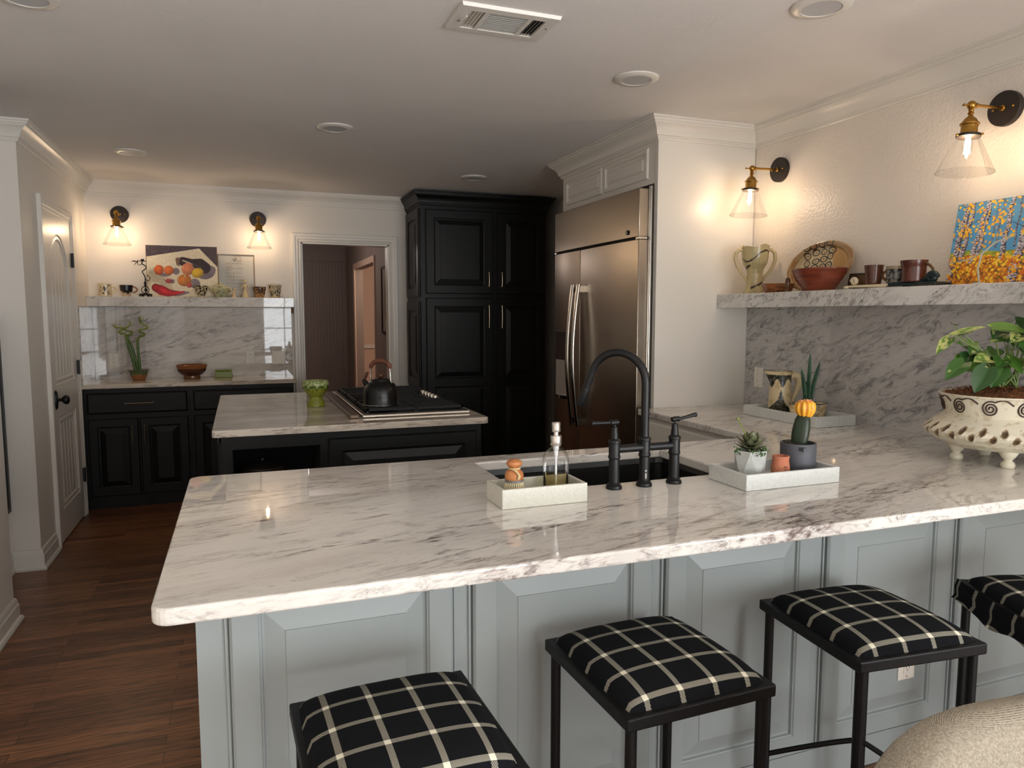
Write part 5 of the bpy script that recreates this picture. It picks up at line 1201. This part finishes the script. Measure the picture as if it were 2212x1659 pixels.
# things on the back worktop
c = (-.775,6.52,Z+.0006)
BB = Thing('lucky_bamboo', 'curly lucky bamboo in a brown and green pot on the back worktop', 'potted plant', c)
def bbp(a, z, r, t): return lin((88,96,66)) if z > .045+.004*math.sin(3*a) else lin((150,98,56))
b = MB(); b.lathe([(0,.0005),(.042,.0005),(.046,.004),(.062,.040),(.066,.068),(.078,.078),(.076,.082),(.062,.075),(.056,.06),(0,.055)], 48, c, dense=.005, colfn=bbp); BB.part('pot', b, M['vc'], smooth=50)
b = MB(); b.lathe([(0,.004),(.057,0)], 24, (c[0],c[1],c[2]+.064)); BB.part('soil', b, M['soil'])
BG = lin((74,104,40)); BY = lin((150,160,70))
def bam(name, pts, leafs):
    q = MB(); P = [Vector((c[0]+x,c[1]+y,c[2]+z)) for x, y, z in pts]; fine = []
    for i in range(len(P)-1):
        p0, p1, p2, p3 = P[max(i-1,0)], P[i], P[i+1], P[min(i+2,len(P)-1)]
        for k in range(6):
            t = k/6; fine.append(.5*((2*p1)+(p2-p0)*t+(2*p0-5*p1+4*p2-p3)*t*t+(3*p1-p0-3*p2+p3)*t**3))
    fine.append(P[-1]); n = len(fine)
    q.tube(fine, [(.0105-.0045*i/n)*(1.12 if i % 9 == 0 else 1) for i in range(n)], 10)
    zmax = fine[-1].z; q.col = [tuple(a*(1-t)+e*t for a, e in zip(BG,BY)) for t in [max(0,min(1,(v.z-c[2]-.28)/.2)) for v in q.v]]
    st_ = BB.part(name, q, M['vcleaf'])
    for dx, dz, L, w, cc in leafs:
        l = MB(); leafblade(l, fine[-1]+Vector((0,0,-.01)), (dx,random.uniform(-.5,.2),dz), L, w, .002, .01, cc, cc); BB.part('leaf', l, M['vcleaf'], st_)
OR, GL, DL = lin((214,140,70)), lin((140,150,70)), lin((66,84,44))
bam('stalk', [(-.015,0,.06),(-.040,0,.16),(-.065,0,.27),(-.078,0,.345),(-.084,-.01,.375),(-.120,0,.380),(-.128,.01,.395),(-.095,.005,.415),(-.110,-.01,.425),(-.150,0,.428),(-.165,.01,.445)], [(-.8,.3,.035,.014,OR),(-.5,.8,.03,.012,OR),(.8,.4,.06,.010,GL),(.6,.7,.04,.010,GL)])
bam('stalk', [(.0,.01,.06),(-.022,.01,.18),(-.045,.01,.28),(-.070,.01,.348),(-.060,0,.362),(-.034,-.01,.375),(-.040,.01,.392),(-.080,.01,.405),(-.085,0,.415),(-.055,-.01,.440),(-.040,0,.455)], [(-1,.15,.05,.010,GL),(-.9,.7,.05,.009,GL),(.9,-.1,.05,.010,GL),(-.3,1,.05,.010,GL),(-.8,.9,.06,.008,lin((190,170,110)))])
bam('stalk', [(.012,0,.06),(.006,0,.16),(.002,0,.26),(.004,0,.325),(.018,0,.350),(.052,-.01,.365),(.048,.008,.378),(.020,.01,.390),(.026,-.01,.405),(.075,0,.420),(.070,.01,.437),(.040,0,.452),(.030,0,.468)], [(.9,.5,.09,.014,DL),(.6,.9,.07,.012,GL),(-.3,1,.06,.012,DL),(.9,-.2,.05,.012,DL),(-.7,.5,.05,.011,DL),(.1,1,.07,.014,GL)])
def bw(a, z, r, t): return lin((146,86,44)) if z > .082 else (lin((70,40,28)) if z > .035+.01*math.sin(2*a+1)+.006*math.sin(5*a) else lin((128,78,44)))
pot_obj('footed_bowl', [(0,.0005),(.062,.0005),(.064,.004),(.062,.024),(.080,.034),(.108,.060),(.114,.090),(.122,.112),(.119,.115),(.108,.108),(.10,.07),(0,.04)], bw, 'brown glazed pottery bowl on a foot on the back worktop', 'bowl', (-.384,6.56,Z+.0006))
b = MB(); b.loops([[(sx*.072,sy*.045,.0005) for sx,sy in ((-1,-1),(1,-1),(1,1),(-1,1))],[(sx*.060,sy*.038,.052) for sx,sy in ((-1,-1),(1,-1),(1,1),(-1,1))]], True, True)
o = solo('trinket_box', b, M['green'], 'small olive green lidded box on the back worktop', 'box', (-.140,6.60,Z+.0006), smooth=0, bevel=.003)
q = MB(); q.loops([[(sx*.063,sy*.041,.052) for sx,sy in ((-1,-1),(1,-1),(1,1),(-1,1))],[(sx*.066,sy*.044,.064) for sx,sy in ((-1,-1),(1,-1),(1,1),(-1,1))]], True, True); child(o, 'lid', q, M['green'], smooth=0, bevel=.003)

# ================================================================== POTTERY ON THE RIGHT SHELF
ZR = 1.5592
VL = lin((192,174,128)); VD = lin((62,40,30))
def vz(a, z, r, t):
    a = a % (2*PI)
    zz = .205+.030*math.sin(2*a+.4)
    if abs(z-zz) < .0045: return VD
    k = (a/(2*PI)); zsp = .03+.125*((k*1.0+.12) % 1.0)
    if z < .165 and (abs(z-zsp) < .006): return VD
    if abs(a-4.0) < .05 and z > .19: return VD
    f = noise.noise(Vector((math.cos(a)*2,math.sin(a)*2,z*10))); return VL if f > -.15 else lin((176,164,120))
VS = Thing('two_handled_vase', 'cream pottery vase with two ear handles and a brown rope line, in the shelf corner', 'vase', (2.705,3.345,ZR), math.radians(-110.6), world=False)
b = MB(); b.lathe([(0,.0005),(.066,.0005),(.062,.010),(.048,.030),(.044,.055),(.042,.110),(.046,.135),(.064,.165),(.070,.195),(.076,.262),(.070,.262),(.064,.20),(.04,.14),(0,.12)], 80, dense=.004, colfn=vz)
for v in b.v:
    if v.z > .25: a = math.atan2(v.y, v.x); v.z += .006*math.sin(2*a)+.004*math.sin(5*a)
VS.part('body', b, M['vc'], smooth=60)
for s in (-1,1):
    q = MB(); q.cc = VL; q.tube([(0,s*r,z) for r, z in ((.066,.235),(.088,.245),(.108,.225),(.112,.190),(.098,.150),(.075,.115),(.052,.090),(.042,.070))], [.010,.010,.010,.010,.009,.008,.008,.007], 12); VS.part('handle', q, M['vc'])
pot_obj('shallow_dish', [(0,.0005),(.062,.0005),(.072,.010),(.085,.046),(.080,.047),(.066,.016),(0,.01)], lambda a,z,r,t: lin((150,94,56)) if noise.noise(Vector((a*2,z*90,0))) > -.1 else lin((116,70,42)), 'low turned wooden dish right of the two-handled vase', 'dish', (2.688,3.135,ZR))
b = MB(); b.cc = lin((90,58,38)); b.lathe([(0,.0005),(.016,.0005),(.014,.008),(.008,.012),(.013,.03),(.015,.05),(.011,.066),(0,.074)], 20, sx=.8, sy=1); solo('wooden_acorn', b, M['vc'], 'small upright brown wooden bud in front of the oval platter', 'ornament', (2.620,2.985,ZR), smooth=60)
pot_obj('serving_bowl', [(0,.0005),(.082,.0005),(.084,.004),(.120,.050),(.150,.104),(.148,.108),(.143,.104),(.112,.05),(.07,.015),(0,.012)], lambda a,z,r,t: tuple(x*(.85+.3*noise.noise(Vector((a,z*80,1)))) for x in lin((134,66,46))), 'large red-brown bowl in front of the oval platter', 'bowl', (2.678,2.835,ZR), n=96, sx=.74, sy=1.0)
def platter():
    b = MB(); prof = [(0,.010),(.70,.010),(.76,.013),(.84,.030),(.90,.036),(.97,.040),(1.0,.038),(1.0,.034),(.9,.028),(.75,.004),(0,0)]
    rng_ = random.Random(8); marks = []
    for i in range(5):
        for j in range(6): marks.append((-.52+.235*i+.03*rng_.uniform(-1,1)+.03*j, -.55+.29*j+.04*rng_.uniform(-1,1), rng_.uniform(.075,.105), rng_.uniform(.10,.135), rng_.random()))
    def cf(a, z, r, t):
        x, y = r*math.cos(a), r*math.sin(a)
        for mx, my, rx, ry, k in marks:
            d = math.hypot((x-mx)/rx, (y-my)/ry)
            if mx < .45 and d < 1.25:
                if abs(d-1) < .19: return lin((38,34,38))
                if d < .45 and abs(((x-mx)/rx)*((y-my)/ry)) < .015: return lin((60,44,50)) if k > .25 else lin((150,80,50))
        if r > .80: return lin((176,146,104)) if noise.noise(Vector((a*2,r*9,0))) > -.1 else lin((160,120,76))
        return lin((200,180,140)) if x < .35 else lin((190,148,92))
    b.lathe(prof, 160, dense=.012, colfn=cf)
    for v in b.v: v.x *= .225; v.y *= .124; v.z *= .7
    return b
b = platter(); o = mesh_obj('oval_platter', b, M['vc'], smooth=60)
o.matrix_world = Matrix.Translation((2.812,2.955,ZR+.127)) @ RX(math.radians(-90),4,'Z') @ RX(math.radians(84),4,'X') @ RX(math.radians(8),4,'Z')
o['label'] = 'oval cream platter painted with rows of dark circles, leaning on the wall'; o['category'] = 'platter'; ALL.append(o)
b = MB(); b.box(-.060,.060,-.010,0,0,.082); o = solo('framed_tile', b, mat('dark_frame', (46,34,28), .5), 'small dark framed picture tile behind the brown cup', 'picture', (XR-.055,2.700,ZR), -PI/2, smooth=0, bevel=.002); o.rotation_euler = (math.radians(-12),0,-PI/2)
q = MB(); q.box(-.050,.050,-.0112,-.010,.010,.072); child(o, 'picture', q, mat('tile_picture', (110,76,52), .4, c2=(52,58,40), vscale=30), smooth=0)
# snail-handled slab tray, half cream and half dark teal
b = MB(); b.box(-.045,.045,-.005,.222,.006,.016); b.mi = 1; b.box(-.045,.045,-.222,-.005,.006,.018)
for s, mi in ((1,0),(-1,1)):
    b.mi = mi; b.box(-.048,.048,s*.225-.012,s*.225+.012,.0005,.014)
o = solo('slab_tray', b, [mat('cream_glaze', (220,206,176), .25), mat('teal_glaze', (24,42,44), .15)], 'narrow pottery tray, half cream half dark teal, with scrolled ends under the mugs', 'tray', (2.665,2.380,ZR), smooth=0, bevel=.004)
for s, mk in ((1,M['vc']),(-1,None)):
    q = MB(); q.cc = lin((220,206,176)) if s == 1 else lin((24,42,44)); k = 1 if s == 1 else 1.35
    q.tube([(-.02,s*(.20+.016*k*math.cos(a)*(1-a/14)),.024+.010+.014*k*math.sin(a)*(1-a/14)) for a in [i*.45 for i in range(18)]], [.009*k]*17+[.004], 10)
    if s == -1: q.tube([(-.02,-.14,.017),(-.02,-.17,.026),(-.02,-.20,.050)], [.008,.012,.013], 10)
    child(o, 'scroll_handle', q, M['vc'])
pot_obj('tumbler', [(0,.0005),(.029,.0005),(.031,.003),(.040,.086),(.037,.086),(.029,.01),(0,.008)], lambda a,z,r,t: tuple(x*(.7+.7*abs(noise.noise(Vector((math.cos(a)*9,math.sin(a)*9,z*160))))) for x in lin((92,58,44))), 'dark brown rough-textured tumbler at the cream end of the slab tray', 'cup', (2.662,2.488,ZR+.0165))
def bm(a, z, r, t):
    if z > .062: return lin((160,146,118))
    return lin((24,26,26)) if sq(a,z*1.3,1.4,.17,4) else lin((120,122,116))
o = pot_obj('mug', [(0,.0005),(.038,.0005),(.041,.003),(.043,.075),(.040,.075),(.038,.01),(0,.008)], bm, 'grey mug with black branch pattern between the two brown cups', 'mug', (2.690,2.392,ZR+.0185)); loop_handle(o,.040,.012,.062,.034,.006,lin((150,100,70)),PI/2)
o = pot_obj('mug', [(0,.0005),(.044,.0005),(.046,.003),(.047,.06),(.051,.078),(.0525,.090),(.049,.090),(.043,.05),(0,.01)], lambda a,z,r,t: tuple(x*(.8+.5*noise.noise(Vector((a*3,z*20,5)))) for x in lin((92,46,34))), 'glossy red-brown mug nearest the birch painting', 'mug', (2.650,2.272,ZR+.0185)); loop_handle(o,.046,.010,.078,.044,.0055,lin((84,60,36)),-PI/2)

# ================================================================== HALL AND LEFT EDGE
HP = Thing('hall_picture', 'black framed picture hanging on the right wall of the hall beyond the doorway', 'picture', (1.449,7.55,1.6), -PI/2, world=False)
b = MB(); b.casing(-.22,.22,-.33,.33,[(0,0),(0,.02),(.025,.02),(.025,0)]); b.box(-.245,.245,-.02,0,-.355,-.33); HP.part('frame', b, M['bronze'], smooth=0)
b = MB(); b.box(-.22,.22,-.008,-.002,-.33,.33); HP.part('mat_board', b, mat('mat_board', (150,136,122), .7), smooth=0)
b = MB(); b.box(-.11,.11,-.010,-.008,-.20,.20); HP.part('print', b, mat('old_print', (124,104,84), .6, c2=(88,74,62), vscale=25), smooth=0)
LM = Thing('wall_mirror', 'black framed mirror on the side wall at the left edge', 'mirror', (XN+.001,4.62,.9), PI/2, world=False)
b = MB(); b.casing(-.28,.19,-.56,.5,[(0,0),(0,.022),(.03,.022),(.03,0)]); b.box(-.31,.22,-.022,0,-.59,-.56); LM.part('frame', b, M['blackm'], smooth=0)
b = MB(); b.box(-.28,.19,-.008,-.003,-.56,.5); LM.part('mirror_glass', b, mat('mirror', (200,205,200), .03, 1), smooth=0)

# ================================================================== STOOLS AND CHAIR
SZ = .62
def make_stool(label, loc, rz):
    S = Thing('counter_stool', label, 'stool', (loc[0],loc[1],FZ), rz, 'plaid counter stools along the peninsula', world=False)
    h = SZ-FZ; hx, hy = .192, .201; ft = .029
    b = MB(); w = .022
    b.loops([[(sx*hx,sy*hy,h-ft) for sx,sy in ((-1,-1),(1,-1),(1,1),(-1,1))],[(sx*hx,sy*hy,h) for sx,sy in ((-1,-1),(1,-1),(1,1),(-1,1))],[(sx*(hx-w),sy*(hy-w),h) for sx,sy in ((-1,-1),(1,-1),(1,1),(-1,1))],[(sx*(hx-w),sy*(hy-w),h-.012) for sx,sy in ((-1,-1),(1,-1),(1,1),(-1,1))]], True, True)
    S.part('seat_frame', b, M['iron'], smooth=0, bevel=.004)
    n = 28; cx, cy = hx-.010, hy-.010; b = MB(); vs = []; fs = []
    for j in range(n+1):
        for i in range(n+1):
            u, v = 2*i/n-1, 2*j/n-1
            e = (1-abs(u)**3.2)*(1-abs(v)**3.2); z = h-.008+.050*max(0,e)**.33
            k = 1-.02*(u*u*v*v); vs.append((u*cx*k, v*cy*k, z))
    for j in range(n):
        for i in range(n): a = j*(n+1)+i; fs.append((a,a+1,a+n+2,a+n+1))
    ring = [i for i in range(n)]+[i*(n+1)+n for i in range(n)]+[n*(n+1)+n-i for i in range(n)]+[(n-i)*(n+1) for i in range(n)]
    k0 = len(vs); vs += [(vs[i][0],vs[i][1],h-.012) for i in ring]
    for q_ in range(len(ring)): r_ = (q_+1)%len(ring); fs.append((ring[q_],k0+q_,k0+r_,ring[r_]))
    fs.append(tuple(k0+i for i in range(len(ring))))
    b.add(vs, fs); S.part('cushion', b, M['plaid'], smooth=70)
    for sx in (-1,1):
        for sy in (-1,1):
            b = MB(); x, y = sx*(hx-.022), sy*(hy-.022); b.tube([(x,y,0),(x,y,.012),(x,y,h-ft+.002)], [.014,.0125,.0125], 12); S.part('leg', b, M['iron'])
    zl, zc = .205, .345
    for sx, sy in ((1,1),(1,-1)):
        b = MB(); x, y = sx*(hx-.022), sy*(hy-.022); off = 0 if sy == 1 else .0
        pts = [(x*t,y*t,zl+(zc-zl)*(1-abs(t)**1.1)+(.0 if sy == 1 else -.018*(1-abs(t)))) for t in [-1+2*i/20 for i in range(21)]]
        b.tube(pts, .0075, 8); S.part('stretcher', b, M['iron'])
    return S
def centre(bl, th): c_, s_ = math.cos(th), math.sin(th); x, y = .192, -.201; return (bl[0]+x*c_-y*s_, bl[1]+x*s_+y*c_)
st_pos = [((.072,1.535),math.radians(2.0),'black and white plaid stool nearest the free left end of the peninsula'),
          ((.699,1.626),math.radians(1.7),'black and white plaid stool in front of the second panel from the left'),
          ((1.384,1.647),math.radians(-5),'black and white plaid stool standing in front of the panel with the power outlet'),
          ((2.071,1.564),math.radians(-22.6),'black and white plaid stool turned askew under the loose fabric')]
SS = None
for bl, th, lab in st_pos:
    x, y = centre(bl, th)
    if SS is None: SS = make_stool(lab, (x,y), th)
    else: dup(SS, (x,y,FZ), th, lab)
b = MB(); b.cc = None
vs = []; n = 40
ls = []
for zz, k in ((SZ+.004,.0),(SZ-.02,.008),(SZ-.045,.006),(SZ-.062,.016)):
    row = []
    for i in range(n+1):
        t = i/n; row.append((-.196-k-.004*math.sin(t*17), -.196+.392*t, zz-FZ-.5*0+(.010*math.sin(t*9) if zz < SZ-.05 else 0)))
    for i in range(1,n+1):
        t = i/n; row.insert(0, (-.196+.392*t, -.206-k-.004*math.sin(t*15), zz-FZ+(.010*math.sin(t*11) if zz < SZ-.05 else 0)))
    ls.append(row)
b.loops(ls, closed=False)
x, y = centre(*st_pos[3][:2])
solo('loose_fabric', b, M['plaid'], 'loose black and white plaid fabric hanging over the edge of the askew stool', 'fabric', (x,y,FZ), st_pos[3][1], smooth=70)

# upholstered dining chair, only its rounded back shows at the lower right
CH = Thing('dining_chair', 'beige linen upholstered dining chair with a rounded back, in the near right corner', 'chair', (1.22,.52,FZ), math.radians(-8), world=False)
b = MB(); n = 36; ls = []
for i in range(n+1):
    t = -1+2*i/n; x = .355*t; yb = .235+.030*(1-t*t)
    zt = .845*(1) - .115*abs(t)**5.0
    sec = []
    for k in range(16):
        a = 2*PI*k/16
        ca, sa = math.cos(a), math.sin(a)
        th = .058*(1-abs(t)**10*.5); zz = .60+ (zt-.60)*math.copysign(abs(sa)**.35,sa); sec.append((x, yb+th*math.copysign(abs(ca)**.6,ca)-.10*(.60-zz)*-1*.5, zz))
    ls.append(sec)
b.loops(ls, True, True); CH.part('backrest', b, M['linen'], smooth=70)
b = MB(); b.M = Matrix.Translation((0,-.03,.44)); b.loops([[(x_*.30*s_,y_*.27*s_,z_) for x_,y_ in [(math.copysign(abs(math.cos(a))**.5,math.cos(a)),math.copysign(abs(math.sin(a))**.5,math.sin(a))) for a in [2*PI*i/40 for i in range(40)]]] for s_,z_ in ((.92,-.05),(1,-.03),(1,.03),(.92,.055),(.5,.065))], True, True); CH.part('seat', b, M['linen'], smooth=70)
dw = mat('walnut_leg', (70,42,30), .4)
for sx in (-1,1):
    for sy in (-1,1):
        b = MB(); b.tube([(sx*.24,sy*.22-.02,.40),(sx*.26,sy*.25-.02,0)], [.022,.014], 12); CH.part('leg', b, dw)
for sx in (-1,1):
    b = MB(); b.tube([(sx*.22,.20,.40),(sx*.24,.225,.55)], .02, 10); CH.part('back_post', b, dw)

# ================================================================== LIGHT
def lamp(name, kind, loc, energy, col, size=.02, rot=None, sy=None, spread=None):
    l = bpy.data.lights.new(name, kind); l.energy = energy; l.color = col
    if kind == 'AREA':
        l.size = size
        if sy: l.shape = 'RECTANGLE'; l.size_y = sy
    else: l.shadow_soft_size = size
    o = bpy.data.objects.new(name, l); C.objects.link(o); o.location = loc
    if rot: o.rotation_euler = rot
    ALL.append(o); return o
for k, (x,y,z,rz) in enumerate(sconces):
    p = Vector((x,y,z)) + Matrix.Rotation(rz,3,'Z') @ Vector((0,-.206,-.165))
    lamp('bulb_light', 'POINT', p, 4.2 if k < 2 else 3.1, (1,.76,.58), .012)
for k, (x0,x1,z0,z1) in enumerate(WIN):
    lamp('daylight', 'AREA', ((x0+x1)/2,YR-.35,(z0+z1)/2), 72, (.95,.97,1.0), 1.25, (PI/2+.55,0,0), 2.2)
lamp('daylight', 'AREA', (XR+.4,-1.8,1.3), 205, (.91,.95,1.0), 2.5, (PI/2+.6,0,PI/2), 1.9)  # area lamp outside the added side window, fills panels and ceiling
lamp('side_room_lamp', 'POINT', (2.3,9.2,2.1), 26, (1,.78,.60), .15)
lamp('hall_fill', 'POINT', (.5,8.6,2.2), 8.5, (1,.86,.80), .2)  # unseen point lamp added to brighten the hall
w = bpy.data.worlds.new('sky'); bpy.context.scene.world = w; w.use_nodes = True
w.node_tree.nodes['Background'].inputs[0].default_value = (.80,.88,1,1); w.node_tree.nodes['Background'].inputs[1].default_value = .5

# ================================================================== CAMERA
cam = bpy.data.cameras.new('camera'); co = bpy.data.objects.new('camera', cam); C.objects.link(co); ALL.append(co)
f, pitch, yaw, roll, hh = 1562.33, 5.428, 20.5834, .0264, 1.4387
cam.sensor_width = 36; cam.sensor_fit = 'HORIZONTAL'; cam.lens = f/2212*36; cam.clip_start = .02
pi_, ya, ro = (math.radians(v) for v in (pitch, yaw, roll))
fw = Vector((math.sin(ya)*math.cos(pi_), math.cos(ya)*math.cos(pi_), -math.sin(pi_))); rt = Vector((math.cos(ya),-math.sin(ya),0)); up = rt.cross(fw)
r2 = rt*math.cos(ro)+up*math.sin(ro); u2 = up*math.cos(ro)-rt*math.sin(ro)
Mx = Matrix((r2, u2, -fw)).transposed().to_4x4(); Mx.translation = (0,0,hh); co.matrix_world = Mx
bpy.context.scene.camera = co
for o in ALL: o.location.z -= FZ                      # put the floor at z = 0
sc = bpy.context.scene
sc.view_settings.view_transform = 'Standard'; sc.view_settings.look = 'None'; sc.view_settings.exposure = 0.40
sc.cycles.use_denoising = True; sc.cycles.max_bounces = 7; sc.cycles.transparent_max_bounces = 12; sc.cycles.diffuse_bounces = 4; sc.cycles.glossy_bounces = 3; sc.cycles.caustics_reflective = False; sc.cycles.caustics_refractive = False
